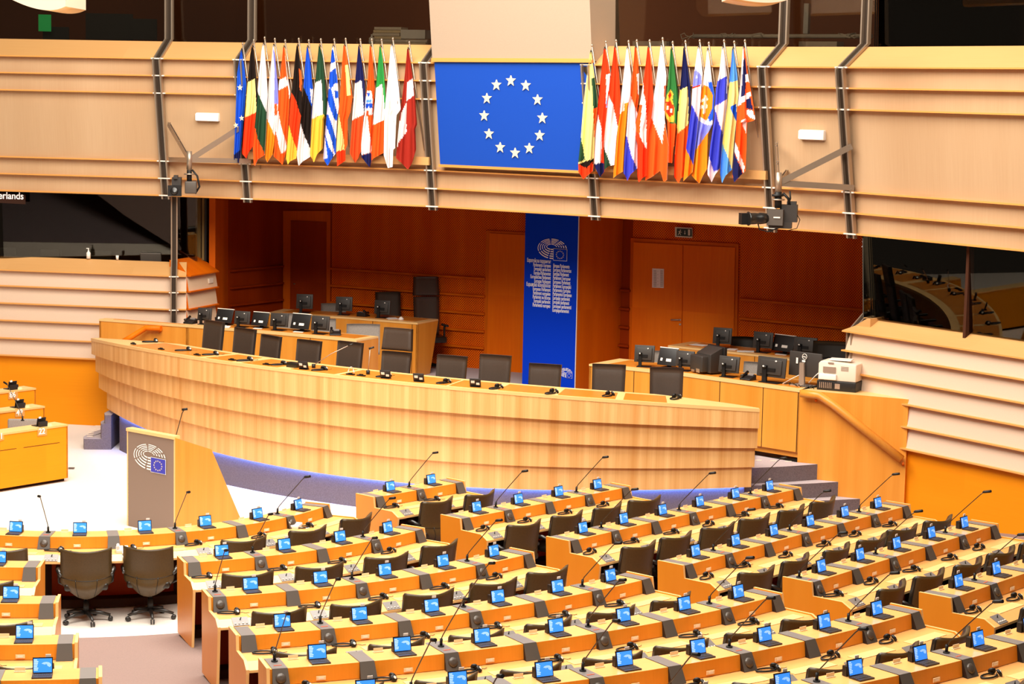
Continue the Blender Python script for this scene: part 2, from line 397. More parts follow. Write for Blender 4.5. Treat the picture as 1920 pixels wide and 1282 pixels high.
# ---- glass and booth interiors
def seg_off(A, B, d):
    t = (B-A)/np.hypot(*(B-A)); n = np.array([t[1], -t[0]]); return A+n*d, B+n*d
def window(nm, pts, d, z0, z1, tilt=0.0):
    m = MB(); pp = poly_path(pts); m.sweep([(d, z0), (d+tilt, z1), (d+tilt-.02, z1), (d-.02, z0)], pp); return struct(m.build(nm, 'glass'))
window('window_1', WP[:5], -.22, 7.26, 10.0, .10)
window('window_2', WP[5:], -.22, 7.26, 10.0, .10)
A_Lw = [A_L[0], A_L[1], at_z(366, 495, 3.1)[:2] + np.array([0, .1])]
window('window_3', A_Lw, -.20, 3.14, 4.42, .08)
window('window_4', A_R, -.20, 3.14, 4.42, .08)
def booth(nm, pts, depth, z0, z1, back='room_dark'):
    m = MB(); pp = poly_path(pts)
    m.sweep([(-.40, z0), (-depth, z0), (-depth, z1), (-.40, z1), (-.40, z1+.05), (-depth-.05, z1+.05), (-depth-.05, z0-.05), (-.40, z0-.05)], pp, [1, 0, 1, 0, 0, 0, 0, 0])
    return struct(m.build(nm, [back, 'room_dark']))
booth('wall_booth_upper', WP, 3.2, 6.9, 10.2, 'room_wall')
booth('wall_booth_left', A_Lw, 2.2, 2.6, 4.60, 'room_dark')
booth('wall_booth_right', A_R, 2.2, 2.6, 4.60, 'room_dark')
# olive door frame at the right end of the left booth, and a dark post
p = at_z(376, 492, 3.1); m = MB(); m.box((p[0]-.08, p[1]+.25, 3.78), (.10, .05, 1.3)); m.box((p[0]+.02, p[1]+.2, 3.78), (.045, .05, 1.3)); struct(m.build('door_1_frame', 'frame_olive'))
p = at_z(384, 491, 3.1); m = MB(); m.box((p[0], p[1]+.12, 3.78), (.04, .1, 1.34)); struct(m.build('trim_20', 'black'))

# ---- recess behind the rostrum (back wall with doors, perforated panels)
def bw(px, py, z=2.8): return at_z(px, py, z)[:2]
r0 = e1; rA = bw(427.5, 507.5); rB = bw(531, 498.3); rC = bw(622, 503.2); rD = bw(912, 522.4); rE = rD + (rD-rC)/np.hypot(*(rD-rC))*1.1
rF = bw(1134, 540.6); rG = bw(1184, 545.0); rH = bw(1386, 560.2); rI = bw(1632, 581.6); rJ = rI + (rI-rH)/np.hypot(*(rI-rH))*1.6
def vwall(nm, A, B, z0, z1, mat, thick=.12):
    A = np.array(A); B = np.array(B); m = MB(); m.sweep([(0, z1), (0, z0), (-thick, z0), (-thick, z1)], poly_path([A, B])); return struct(m.build(nm, mat))
ST = 1.0   # level of the stage floor
vwall('wall_recess_pier', r0, rA, ST, 4.5, 'wood_recess')
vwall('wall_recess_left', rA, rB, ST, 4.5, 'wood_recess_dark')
for i, z in enumerate((2.80, 2.45, 2.10, 1.75, 1.42)):
    def rail(A, B, z=z, mat='wood_recess', n=21):
        m = MB(); m.sweep([(0, z+.03), (.07, z+.018), (.07, z-.018), (0, z-.03)], poly_path([A, B])); return struct(m.build('trim_%d' % n, mat))
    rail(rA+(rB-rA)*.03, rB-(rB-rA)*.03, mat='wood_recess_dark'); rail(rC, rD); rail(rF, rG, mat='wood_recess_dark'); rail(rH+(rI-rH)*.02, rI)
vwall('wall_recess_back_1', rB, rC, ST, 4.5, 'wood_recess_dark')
vwall('wall_recess_back_2', rC, rD, ST, 4.5, 'wood_perforated')
vwall('wall_recess_back_3', rD, rE+(rE-rD)*2.4, ST, 4.5, 'wood_perforated')
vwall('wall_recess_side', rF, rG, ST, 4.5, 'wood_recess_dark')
vwall('wall_recess_back_4', rG, rH, ST, 4.5, 'wood_perforated')
vwall('wall_recess_back_5', rH, rJ, ST, 4.5, 'wood_perforated')
def plane_part(nm, A, B, out, px, mat, thick=.03, struc=True, parent=None):
    """flat panel on a vertical plane given by its photo corners"""
    pts = [on_plane(x, y, A, B, out) for x, y in px]; t = np.array(B)-np.array(A); n = np.array([t[1], -t[0]])/np.hypot(*t)
    m = MB(); m.prism(pts, (n[0]*thick, n[1]*thick, 0)); o = m.build(nm, mat, parent)
    return struct(o) if struc else o
# left recess door and its frame
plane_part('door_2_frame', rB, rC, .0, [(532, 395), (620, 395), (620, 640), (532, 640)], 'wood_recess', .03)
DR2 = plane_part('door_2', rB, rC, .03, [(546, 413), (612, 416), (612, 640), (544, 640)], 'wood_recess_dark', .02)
m = MB(); q = on_plane(550, 532, rB, rC, .06); m.cyl(q, q+np.array([.14, .02, 0]), .012); m.build('door_handle', 'steel', DR2)
# door left of the banner
plane_part('door_3_frame', rD, rE, .0, [(913, 432), (1010, 437), (1010, 700), (907, 694)], 'wood_recess', .03)
plane_part('door_3', rD, rE, .03, [(919, 437), (1010, 442), (1010, 701), (913, 694)], 'wood_door', .02)
# double door on the right
plane_part('door_4_frame', rG, rH, .0, [(1184, 446), (1386, 457), (1382, 700), (1180, 690)], 'wood_recess', .03)
DR4 = plane_part('door_4', rG, rH, .03, [(1189, 454), (1281, 459), (1278, 700), (1184, 690)], 'wood_door', .02)
plane_part('door_5', rG, rH, .03, [(1282.5, 459), (1379, 464), (1375, 700), (1279.5, 700)], 'wood_door', .02)
m = MB(); q = on_plane(1258, 599.5, rG, rH, .09); q2 = on_plane(1275, 599.5, rG, rH, .09); m.cyl(q, q2, .014); m.cyl(q2, on_plane(1275, 599.5, rG, rH, .05), .016); m.cyl(on_plane(1275, 608, rG, rH, .05), on_plane(1275, 608, rG, rH, .07), .02)
m.build('door_handle', 'silver', DR4)
nt_ = plane_part('door_notice', rG, rH, .052, [(1223.2, 503), (1245, 504), (1244.6, 540), (1222.8, 539)], 'paper', .004, False)
tag(nt_, 'white paper notice with small printed lines taped to the left leaf of the double door', 'notice')
m = MB()
for j in range(13):
    for (a, b) in ((1225.5, 1231), (1238, 1243)):
        y = 507+j*2.4; d0 = on_plane(a, y+.1, rG, rH, .058); d1 = on_plane(b, y+.35, rG, rH, .058); m.poly([d0, d1, d1-np.array([0, 0, .008]), d0-np.array([0, 0, .008])])
for j in range(5):
    d0 = on_plane(1233.2, 507+j*6.2, rG, rH, .058); m.poly([d0, d0+np.array([.02, 0, 0]), d0+np.array([.02, 0, -.03]), d0+np.array([0, 0, -.03])])
move_to(m.build('printed_lines', 'grey_light'), nt_)
# exit sign
ex = empty('exit_sign', on_plane(1282, 436, rG, rH, .03), 0, 'green-black emergency exit sign with running figure above the double door', 'exit sign')
move_to(plane_part('sign_frame', rG, rH, .03, [(1267, 425.5), (1299, 427), (1299, 446), (1267, 444)], 'sign_light', .03, False), ex)
move_to(plane_part('sign_face', rG, rH, .061, [(1269, 428), (1297, 429), (1297, 443.5), (1269, 442)], 'sign_dark', .004, False), ex)
m = MB()
def sp(x, y): return on_plane(x, y, rG, rH, .068)
m.poly([sp(1290, 430), sp(1294, 430.3), sp(1294, 441.5), sp(1290, 441.3)])
m.poly([sp(1275, 430.5), sp(1276.8, 430.6), sp(1276.8, 432.4), sp(1275, 432.2)])
m.poly([sp(1272, 433), sp(1278.5, 435), sp(1278.5, 436), sp(1272, 434.4)])
m.poly([sp(1274, 433), sp(1276, 433), sp(1274.6, 437.5), sp(1272.8, 437)])
m.poly([sp(1273.5, 436), sp(1275, 436), sp(1277, 440.5), sp(1275.8, 440.8)])
m.poly([sp(1273, 436.3), sp(1274.5, 437), sp(1271.6, 440.6), sp(1270.8, 440)])
m.poly([sp(1283.6, 432), sp(1284.6, 432), sp(1284.6, 438), sp(1283.6, 438)]); m.poly([sp(1282.4, 437), sp(1285.8, 437), sp(1284.1, 440)])
move_to(m.build('pictogram', 'sign_light'), ex)
# recess ceiling
m = MB(); cp = [WP[i] for i in range(1, 9)]; back = [np.array([7.8, 34]), np.array([4, 39]), np.array([0, 43]), np.array([-5.5, 44.2]), np.array([-11, 44.2])]
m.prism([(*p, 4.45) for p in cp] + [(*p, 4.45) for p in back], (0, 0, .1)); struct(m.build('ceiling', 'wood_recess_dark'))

# ---- floors
m = MB(); m.poly([(-16, 22.9, 0), (10, 22.9, 0), (10, 41, 0), (-16, 41, 0)]); struct(m.build('floor', 'floor_pale'))
m = MB(); m.poly([(-16, -6, -.01), (16, -6, -.01), (16, 22.95, -.01), (-16, 22.95, -.01)]); struct(m.build('floor_seating', 'carpet'))
# presidency stage floor
RC = (2.761, 41.667); RB = 11.0
def rp(th, r): return np.array([RC[0]+r*math.sin(th), RC[1]-r*math.cos(th)])
m = MB()
arc = [rp(math.radians(a), RB-.15) for a in np.linspace(-62, 4.5, 40)]
pts = [np.array([-7.2, 38.6])] + arc + [np.array([3.85, 32.35]), np.array([6.2, 31.4]), np.array([7.8, 34]), np.array([4.6, 40]), np.array([0, 43.5]), np.array([-5.5, 44]), np.array([-7.2, 42])]
m.prism([(*p, ST-.12) for p in pts], (0, 0, .12)); struct(m.build('floor_stage', 'carpet_lit'))

# ================================================================== ROSTRUM
data = [
 [(203.7,767.4),(259.8,797.8),(403.7,848),(640,892.2),(702,899.7),(1000,918),(1179,918.8),(1406,913)],
 [(185.7,726.9),(259.8,762.7),(360,794.5),(560,834.7),(640,846.3),(840,864.6),(1000,874.8),(1200,877.9),(1413,875.5)],
 [(180.3,696.4),(259.8,727.6),(360,753.9),(560,788.7),(640,799.8),(840,818.3),(1000,829.8),(1200,836.6),(1419,840)],
 [(170,662.9),(259.8,690.2),(360,712),(560,743.5),(640,753.8),(840,773),(1000,785.4),(1200,795.5),(1422,803)],
 [(169.4,634),(259.8,651.2),(360,669.4),(560,695.1),(640,704.4),(840,724.2),(1000,738.6),(1200,753.1),(1426,767)]]
LR = [11.04, 11.09, 11.16, 11.24, 11.24]
LZ = []; LT = []
for pts_, R in zip(data, LR):
    th = []; zz = []
    for p in pts_:
        Q = circ(*p, R, RC); th.append(math.atan2(Q[0]-RC[0], RC[1]-Q[1])); zz.append(Q[2])
    LZ.append(np.polyfit(th, zz, 4)); LT.append((min(th), max(th)))
tmin = [LT[0][0], LT[1][0], LT[2][0], LT[3][0], LT[4][0]]; tmin = [math.radians(v) for v in (-65.2, -67.5, -67.2, -67.0, -67.0)]
tmax = [math.radians(v) for v in (4.45, 4.6, 4.7, 4.7, 4.75)]
def lz(i, t): return float(np.polyval(LZ[i], t))
rost = empty('presidency_desk', (*rp(math.radians(-30), 10.9), 0), 0, 'long curved presidency desk of pale veneer with four overlapping front boards and blue-lit carpet plinth', 'desk')
for i in range(4):
    R = LR[i]; m = MB(); path = []; top = i == 3
    N = 72; prof_n = None; n0 = 0
    t0, t1 = (tmin[i], tmax[i]) if not top else (tmin[3], tmax[3])
    verts = []
    for a in range(N+1):
        t = t0+(t1-t0)*a/N; zb = lz(i, t); zt = lz(i+1, t)+(0.0 if top else .06)
        s = t*R
        verts.append((t, s, zb, zt))
    def fn(t, zb, zt): return lambda d, z: (*rp(t, R+d), zb+(zt-zb)*z)
    path = [(fn(t, zb, zt), s) for t, s, zb, zt in verts]
    m.sweep([(0, 0), (.0, 1), (-.04, 1), (-.04, 0)], path, None, True, False)
    # veneer uv in metres
    m.uv = [[(u, v*.34) for u, v in f] for f in m.uv]
    move_to(m.build('front_board', 'wood_front'), rost)
# carpeted plinth and its blue light strip
m = MB(); N = 60; path = []
for a in range(N+1):
    t = math.radians(-62.5)+(math.radians(4.0)+math.radians(62.5))*a/N; zb = lz(0, t)
    path.append(((lambda t, zb: lambda d, z: (*rp(t, 10.955+d), zb*z))(t, zb+.03), t*11))
m.sweep([(.0, 0), (.0, 1), (-.25, 1), (-.25, 0)], path); move_to(m.build('plinth', 'carpet'), rost)
m = MB(); path = []
for a in range(N+1):
    t = math.radians(-62.3)+(math.radians(66.2))*a/N; zb = lz(0, t)
    path.append(((lambda t, zb: lambda d, z: (*rp(t, 10.955+d), zb+z))(t, zb+.012), t*11))
m.sweep([(.012, .0), (.040, .0), (.040, .012), (.012, .012)], path); move_to(m.build('light_strip', 'led_blue'), rost)
# worktop
m = MB(); path = []
def rwidth(t):
    d = math.degrees(t)
    w_ = .86
    if d > -3: w_ = .86*max(.03, (4.75-d)/7.75)**.6
    if d < -55: w_ = .86*max(.10, (67.2+d)/12.2)**.7
    return w_
for a in range(101):
    t = math.radians(-67)+(math.radians(71.7))*a/100; z = lz(4, t)
    path.append(((lambda t, z, W: lambda d, q: (*rp(t, 11.248-d*W), z+.006-q))(t, z, rwidth(t)), t*11))
m.sweep([(0, .0), (.0, .01), (.0, .05), (1, .05), (1, 0)], path, None, True); move_to(m.build('worktop', 'wood_edge'), rost)
# light rim and darker inlays with pale gaps between the seats
seats = [(392,603,'l'),(450,617,''),(496,630,''),(570,639,''),(646,642,''),(737,620,'tall'),(840,668,''),(923,667,''),(1017,684,''),(1140,685,''),(1250,691,'')]
ths = []
for x, y, k in seats:
    Q = circ(x, y, 10.05, RC); ths.append(math.atan2(Q[0]-RC[0], RC[1]-Q[1]))
inl = []
for x0, x1, y in ((263, 330, 664), (330, 392, 672), (405, 452, 680), (470, 535, 692), (560, 640, 702), (650, 735, 713), (735, 845, 722), (850, 925, 731), (940, 1030, 740), (1050, 1155, 748), (1170, 1250, 752)):
    a = circ(x0, y-8, 11.0, RC); b = circ(x1, y-8, 11.0, RC); inl.append((math.atan2(a[0]-RC[0], RC[1]-a[1]), math.atan2(b[0]-RC[0], RC[1]-b[1])))
for a0, a1 in inl:
    m = MB(); path = []
    for k in range(7):
        t = a0+(a1-a0)*k/6; z = lz(4, t)
        path.append(((lambda t, z: lambda d, q: (*rp(t, 11.20-d), z+q))(t, z), t*11))
    m.sweep([(.0, .005), (.0, .011), (.66, .011), (.66, .005)], path); move_to(m.build('desk_inlay', 'wood_inlay'), rost)
# inner under-structure so the desk has a back
m = MB(); path = []
for a in range(41):
    t = math.radians(-60)+(math.radians(63))*a/40; z = lz(4, t)
    path.append(((lambda t, z: lambda d, q: (*rp(t, 11.0-d), ST+(z-.05-ST)*q))(t, z), t*11))
m.sweep([(.0, 0), (.0, 1), (.04, 1), (.04, 0)], path); move_to(m.build('inner_panel', 'wood_side'), rost)

# ---- right desks and stair wall
DZ = 2.04
def wpt(p, z=DZ): return at_z(*p, z)[:2]
def desk_block(name, label, front, depth, z0, z1, mat='wood_side', left_end=True, taper=0.0, endrise=None, seams=(), top='wood_top_lit', group=None, endpts=None):
    """front: list of xy along the front top edge, left to right; body goes back by depth"""
    f = [np.array(p[:2], float) for p in front]; r = empty(name, (f[0][0], f[0][1], z0), 0, label, 'desk', group)
    pp = poly_path(f)
    m = MB(); m.sweep([(0, z1-.03), (0, z0), (-.04, z0), (-.04, z1-.03)], pp); move_to(m.build('front_panel', mat), r)
    m = MB(); m.sweep([(.01, z1), (.01, z1-.035), (-depth, z1-.035), (-depth, z1)], pp); move_to(m.build('worktop', 'wood_edge'), r)
    m = MB(); m.sweep([(-min(.16, depth*.4), z1+.004), (-min(.16, depth*.4), z1), (-depth+.06, z1), (-depth+.06, z1+.004)], poly_path([f[0]+(f[1]-f[0])/np.hypot(*(f[1]-f[0]))*.25] + f[1:-1] + [f[-1]-(f[-1]-f[-2])/np.hypot(*(f[-1]-f[-2]))*.15])); move_to(m.build('desk_inlay', 'wood_inlay'), r)
    for e, q in ((0, 0), (-1, -1)):
        fn = pp[e][0]; t = (f[1]-f[0]) if e == 0 else (f[-2]-f[-1]); t = t/np.hypot(*t)
        pts = [fn(-.0, z0), fn(-.0, z1-.03), fn(-depth, z1-.03), fn(-depth+taper, z0)]
        m = MB(); m.prism(pts, (t[0]*.04, t[1]*.04, 0)); move_to(m.build('end_panel', mat), r)
    for sx_ in seams:
        Q = on_plane(*sx_[0], *sx_[1]); m = MB(); zt = z1-.04; n = np.array([sx_[1][1][1]-sx_[1][0][1], -(sx_[1][1][0]-sx_[1][0][0])]); n = n/np.hypot(*n); tt = np.array([-n[1], n[0]])
        m.box((Q[0]+n[0]*.004, Q[1]+n[1]*.004, (z0+zt)/2), (.008, .006, zt-z0), math.atan2(tt[1], tt[0])); move_to(m.build('panel_joint', 'dark_inside'), r)
    return r
F0_ = wpt((1105, 682)); F1_ = wpt((1500, 731)); F2_ = wpt((1703.5, 748.5)); F05 = wpt((1280, 701))
ab = (F05, F1_)
deskR = desk_block('side_desk', 'long veneered side desk carrying monitors and a printer, right of the rostrum', [F0_, F05, F1_], .95, ST+.07, DZ, seams=[((1349.5, 740), ab), ((1431, 740), ab), ((1497, 740), ab), ((1189, 700), (F0_, F05))])
m = MB(); m.sweep([(-.05, ST+.07), (-.05, ST-.02), (-.08, ST-.02), (-.08, ST+.07)], poly_path([F0_, F05, F1_])); move_to(m.build('kick_board', 'wood_side'), deskR)
# stair wall with the handrail
sw = empty('stair_wall', (*F1_, 0), 0, 'tall veneered wall beside the right steps, level with the side desk', 'stair wall')
m = MB(); m.sweep([(0, DZ), (0, 0), (-.9, 0), (-.9, DZ)], poly_path([F1_, F2_]), [0, 1, 1, 2], capmat=1); move_to(m.build('wall_panel', ['wood_side', 'wood_wall', 'wood_edge']), sw)
F3_ = np.array([F2_[0]+.14, F2_[1]+.03])
m = MB(); m.sweep([(0, 1.95), (0, 0), (-.5, 0), (-.5, 1.95)], poly_path([F2_+(F3_-F2_)*0.02+np.array([0, .12]), F3_+np.array([.03, .08])])); move_to(m.build('return_panel', 'wood_wall'), sw)
hr = empty('handrail', on_plane(1505, 738, F1_, F2_, .1), 0, 'thick rounded wooden handrail sloping down the right stair wall', 'handrail')
pts = [on_plane(1502, 737, F1_, F2_, .10), on_plane(1536, 741.5, F1_, F2_, .10), on_plane(1560, 757, F1_, F2_, .10), on_plane(1691, 861, F1_, F2_, .10)]
m = MB(); m.tube(pts, .062, 14); move_to(m.build('rail', 'wood_side'), hr)
m = MB()
for px in ((1530, 748), (1693, 868)): m.cyl(on_plane(*px, F1_, F2_, .09), on_plane(px[0], px[1]+3, F1_, F2_, .0), .02)
move_to(m.build('rail_bracket', 'wood_recess'), hr)
# steps right: treads curve round the end of the rostrum
def tag_steps(nm, label, treads, mats=('carpet', 'carpet_lit')):
    r = empty(nm, (*treads[0][0][0][:2], 0), 0, label, 'stairs')
    for pts, z0, z1 in treads:
        m = MB(); m.prism([(p[0], p[1], z0) for p in pts], (0, 0, z1-z0), 0)
        m.m[1] = 1  # tread face takes the paler carpet, painted as lit
        move_to(m.build('step', list(mats)), r)
    return r
tr = []
corner = [(1533, 864, .92), (1572, 894.5, .68), (1613, 926, .455), (1653, 957, .23)]
tF = (F2_-F1_)/np.hypot(*(F2_-F1_))
for k, (px, py, z) in enumerate(corner):
    c = on_plane(px, py, F1_, F2_, 0)[:2]
    # nosing curve from the stair wall towards the rostrum end
    A = c; e = rp(math.radians(2.5), 10.95-.0+.0)+np.array([.15+.0*k, .2-.33*k])
    e = np.array([3.2, c[1]-.55+.02*k])
    mid = (A+e)/2+np.array([.05, -.12])
    nose = [A*(1-u)**2+2*mid*u*(1-u)+e*u*u for u in np.linspace(0, 1, 9)]
    backp = [np.array([3.2, 32.5]), np.array([3.9, 32.1]), F1_+np.array([-.02, -.01])]
    tr.append((nose+backp, .0 if k else 0.0, z))
for k in range(len(tr)): tr[k] = (tr[k][0], tr[k+1][2] if k < 3 else 0.0, tr[k][2])
st = tag_steps('carpeted_steps', 'four grey carpeted steps at the right end of the rostrum beside the stair wall', tr)
m = MB()
for k in range(4):
    q = at_z(1422+k*28, 862.5+k*1.0, .925); m.box((q[0], q[1], .924), (.10, .03, .006))
move_to(m.build('nosing_marks', 'nosing'), st)
# steps left
trL = []
base = at_z(205, 843, 0)[:2]; back_dir = np.array([.02, 1.0])
def larc(x0, x1, py, z):
    a = at_z(x0, py, z)[:2]; b = at_z(x1, py, z)[:2]; return a, b
for k, (xl, z, yb) in enumerate(((157.5, .19, 0), (190, .46, 0), (197, .62, 0))):
    b = base+np.array([.03, .02]); a = at_z(xl, 842.5, 0)[:2]
    a2 = a+np.array([-.06, .25]); a3 = a+np.array([.12, 1.15]); a4 = a+np.array([.55, 1.9])
    pts = [b, a, a2, a+np.array([-.02, .7]), a3, a4, b+np.array([-.0, 1.9])]
    trL.append((pts[::-1], 0 if k == 0 else (.19, .46)[k-1], z))
stl = tag_steps('carpeted_steps', 'small curved grey carpeted steps at the left end of the rostrum', trL)
m = MB()
for k in range(7):
    q = at_z(169-k*.2+k*k*.45, 818-k*3.4, .2); m.box((q[0], q[1], .197), (.11, .04, .006))
move_to(m.build('nosing_marks', 'nosing'), stl)

# ---- left desks on the stage
ZLD = 2.12
L0 = wpt((186, 598), ZLD); L1 = wpt((500, 622), ZLD); L2 = wpt((669, 637.3), ZLD); Lx = wpt((345, 609), ZLD)
Lx2 = wpt((352, 610), ZLD); desk_block('side_counter', 'low veneered counter front before the left wall, behind the left end of the rostrum', [L0, Lx2], .22, ST, ZLD)
deskL = desk_block('side_desk', 'long veneered side desk with a row of monitors, left of the rostrum', [Lx2, L1, L2], .70, ST, ZLD, seams=[((582, 640), (L1, L2)), ((665, 645), (L1, L2))])
q = wpt((709.4, 631.5))
B0 = wpt((501, 586)); B1 = wpt((645, 594)); B2 = wpt((783.5, 605))
deskB = desk_block('rear_desk', 'rear veneered desk with three monitors standing against the perforated wall, left half of the recess', [B0, B1, B2], .80, ST, DZ, taper=.30, seams=[((628, 600), (B0, B1)), ((699, 610), (B1, B2)), ((773, 615), (B1, B2))])
C0 = wpt((1253, 647)); C1 = wpt((1415, 664)); C2 = wpt((1640, 692))
deskC = desk_block('rear_desk', 'rear veneered desk with dark monitors before the perforated wall, right half of the recess', [C0, C1, C2], .8, ST, DZ, seams=[((1361.5, 670), (C0, C1)), ((1415, 675), (C0, C1))])
# left handrail
h0 = L0; h1 = Lx
hl = empty('handrail', on_plane(280, 615, h0, h1, .1), 0, 'curved wooden handrail on the left side desk behind the rostrum end', 'handrail')
pts = [on_plane(232, 640, h0, h1, .35), on_plane(247, 631, h0, h1, .25), on_plane(274, 614.5, h0, h1, .12), on_plane(302, 615.5, h0, h1, .10)]
m = MB(); m.tube(pts, .052, 12); move_to(m.build('rail', 'wood_door'), hl)
m = MB(); m.cyl(on_plane(298, 620, h0, h1, .10), on_plane(300, 622, h0, h1, 0), .02); move_to(m.build('rail_bracket', 'wood_recess'), hl)


# ================================================================== LOGO (hemicycle with small flag), banner, lectern
def logo(name, P, X, Y, wd, h, white, blue, parent):
    """P top-left corner, X/Y unit axes (right, up), wd width"""
    P = np.array(P, float); X = np.array(X, float); Y = np.array(Y, float); Nn = np.cross(X, Y)
    def pt(u, v, k=0.003): return P + X*(u*wd) - Y*(v*h) + Nn*k
    m = MB()
    for i in range(5):
        f = i/4; cx = .475+.020*f; cy = .385+.085*f; rx = .18+.31*f; ry = .14+.33*f
        a0, a1 = math.acos(min(1, (.53-cx)/rx)), math.radians(352)   # from below, round the left, over the top to the right
        gaps = [math.radians(g) for g in (104, 160, 213, 262, 298, 330)]
        n = 90; pa = None
        for k in range(n+1):
            a = a0+(a1-a0)*k/n; th = .026+.020*max(0, math.sin(a))+.008*max(0, math.cos(a))
            skip = any(abs(a-g) < .03 for g in gaps)
            qo = pt(cx+rx*math.cos(a)*1.0, cy+ry*math.sin(a)); qi = pt(cx+(rx-th*.9)*math.cos(a), cy+(ry-th*1.15)*math.sin(a))
            if pa is not None and not skip and not pskip: m.poly([pa[0], qo, qi, pa[1]])
            pa = (qo, qi); pskip = skip
    move_to(m.build(name, white), parent)
    # flag
    u0, v0, u1, v1 = .545, .46, .985, .98
    m = MB(); m.poly([pt(u0-.012, v0-.018, .006), pt(u1+.012, v0-.018, .006), pt(u1+.012, v1+.018, .006), pt(u0-.012, v1+.018, .006)]); move_to(m.build('flag_border', white), parent)
    m = MB(); m.poly([pt(u0, v0, .009), pt(u1, v0, .009), pt(u1, v1, .009), pt(u0, v1, .009)]); move_to(m.build('flag_field', blue), parent)
    m = MB()
    for k in range(12):
        a = k*PI/6; star(m, pt((u0+u1)/2+.12*math.cos(a), (v0+v1)/2+.17*math.sin(a), .012), X, Y, h*.040)
    move_to(m.build('flag_stars', 'cream_mark'), parent)
def star(m, c, X, Y, r, rot=0, thick=0):
    pts = []
    for k in range(10):
        a = PI/2+k*PI/5+rot; q = r if k % 2 == 0 else r*.42; pts.append(np.array(c)+np.array(X)*q*math.cos(a)+np.array(Y)*q*math.sin(a))
    for k in range(10): m.poly([np.array(c), pts[k], pts[(k+1) % 10]])

# banner on its free-standing wooden core
b0 = at_z(980, 722, ST)[:2]; b1 = at_z(1079.5, 733.5, ST)[:2]
tb = (b1-b0)/np.hypot(*(b1-b0)); nb = np.array([tb[1], -tb[0]])
bc = at_z(1099.5, 731, ST)[:2]; ln = 1.9; side = (np.array([.62, .78]))
b2 = b1+side*ln; b3 = b0+side*ln
ban = empty('banner_column', (*b0, ST), 0, 'broad wooden column faced with a tall blue banner listing parliament names, centre of the recess', 'banner column')
m = MB(); m.prism([(*b0, ST), (*b1, ST), (*b2, ST), (*b3, ST)], (0, 0, 3.42)); move_to(m.build('column_body', 'wood_recess'), ban)
m = MB(); o_ = nb*.012; m.prism([(*(b0+o_), ST+.02), (*(b1-tb*.015+o_), ST+.02), (*(b1-tb*.015+o_), ST+3.42), (*(b0+o_), ST+3.42)], (nb[0]*.01, nb[1]*.01, 0)); move_to(m.build('banner', 'banner_blue'), ban)
m = MB(); m.prism([(*(b1-tb*.015+o_), ST+.02), (*(b1+o_), ST+.02), (*(b1+o_), ST+3.42), (*(b1-tb*.015+o_), ST+3.42)], (nb[0]*.012, nb[1]*.012, 0)); move_to(m.build('banner_edge', 'beige_plastic'), ban)
XB = np.array([tb[0], tb[1], 0]); ZB = np.array([0, 0, 1.0])
def bp(px, py, k=.026): return on_plane(px, py, b0, b1, k)
wl = np.linalg.norm(bp(1009, 447)-bp(1065, 447))
logo('banner_logo', bp(1008.5, 445.5, .028), XB, ZB, wl, .40, 'white_mark', 'banner_blue', ban)
ws_ = np.linalg.norm(bp(1050, 690)-bp(1074, 690)); logo('banner_small_logo', bp(1049.5, 688.5, .028), XB, ZB, ws_, .185, 'white_mark', 'banner_blue', ban)
left_c = ['Европейски парламент', 'Parlamento Europeo', 'Evropský parlament', 'Europa-Parlamentet', 'Europäisches Parlament', 'Euroopa Parlament', 'Ευρωπαϊκό Κοινοβούλιο', 'European Parliament', 'Parlement européen', 'Parlaimint na hEorpa', 'Europski parlament', 'Parlamento europeo']
right_c = ['Eiropas Parlaments', 'Europos Parlamentas', 'Európai Parlament', 'Parlament Ewropew', 'Europees Parlement', 'Parlament Europejski', 'Parlamento Europeu', 'Parlamentul European', 'Európsky parlament', 'Evropski parlament', 'Euroopan parlamentti', 'Europaparlamentet']
for i, tx in enumerate(left_c):
    o = text('banner_text', tx, .100, 'white_mark', None, XB, ZB, bp(1033.0-i*.12, 494+i*7.55, .027), 'RIGHT', sx=.47); move_to(o, ban)
for i, tx in enumerate(right_c):
    o = text('banner_text', tx, .100, 'white_mark', None, XB, ZB, bp(1037.0-i*.12, 501+i*7.55, .027), 'LEFT', sx=.47); move_to(o, ban)

# lectern
k0 = at_y(240.3, 985, 30.25)[:2]; k1 = at_y(325.7, 985, 29.6)[:2]
tk = (k1-k0)/np.hypot(*(k1-k0)); nk = np.array([tk[1], -tk[0]]); bk = -nk
lz0 = on_plane(238.3, 803.5, k0, k1)[2]
lec = empty('lectern', (*k0, 0), 0, 'wooden lectern with grey front panel bearing a white hemicycle logo, on the pale floor', 'lectern')
def K(s, d, z): return (k0[0]+tk[0]*s+bk[0]*d, k0[1]+tk[1]*s+bk[1]*d, z)
WK = float(np.hypot(*(k1-k0))); TZ = lz0
m = MB(); m.prism([K(0, .0, .0), K(WK, 0, 0), K(WK, 0, TZ-.03), K(0, 0, TZ-.03)], (bk[0]*.03, bk[1]*.03, 0)); move_to(m.build('front_panel', 'lectern_grey'), lec)
m = MB(); m.prism([K(-.02, -.02, TZ-.03), K(WK+.02, -.02, TZ-.03), K(WK+.02, .10, TZ-.03), K(-.02, .10, TZ-.03)], (0, 0, .045)); move_to(m.build('top_edge', 'wood_edge'), lec)
for s in (-.025, WK):
    m = MB(); m.prism([K(s, .0, 0), K(s, 0, TZ-.005), K(s, .70, TZ-.26), K(s, 1.32, 0)], (tk[0]*.03, tk[1]*.03, 0), 0, 1); move_to(m.build('side_panel', ['wood_side', 'wood_edge']), lec)
m = MB(); m.prism([K(0, .08, TZ-.06), K(0, .68, TZ-.29), K(0, .68, TZ-.32), K(0, .08, TZ-.09)], (tk[0]*WK, tk[1]*WK, 0)); move_to(m.build('reading_shelf', 'wood_top_lit'), lec)
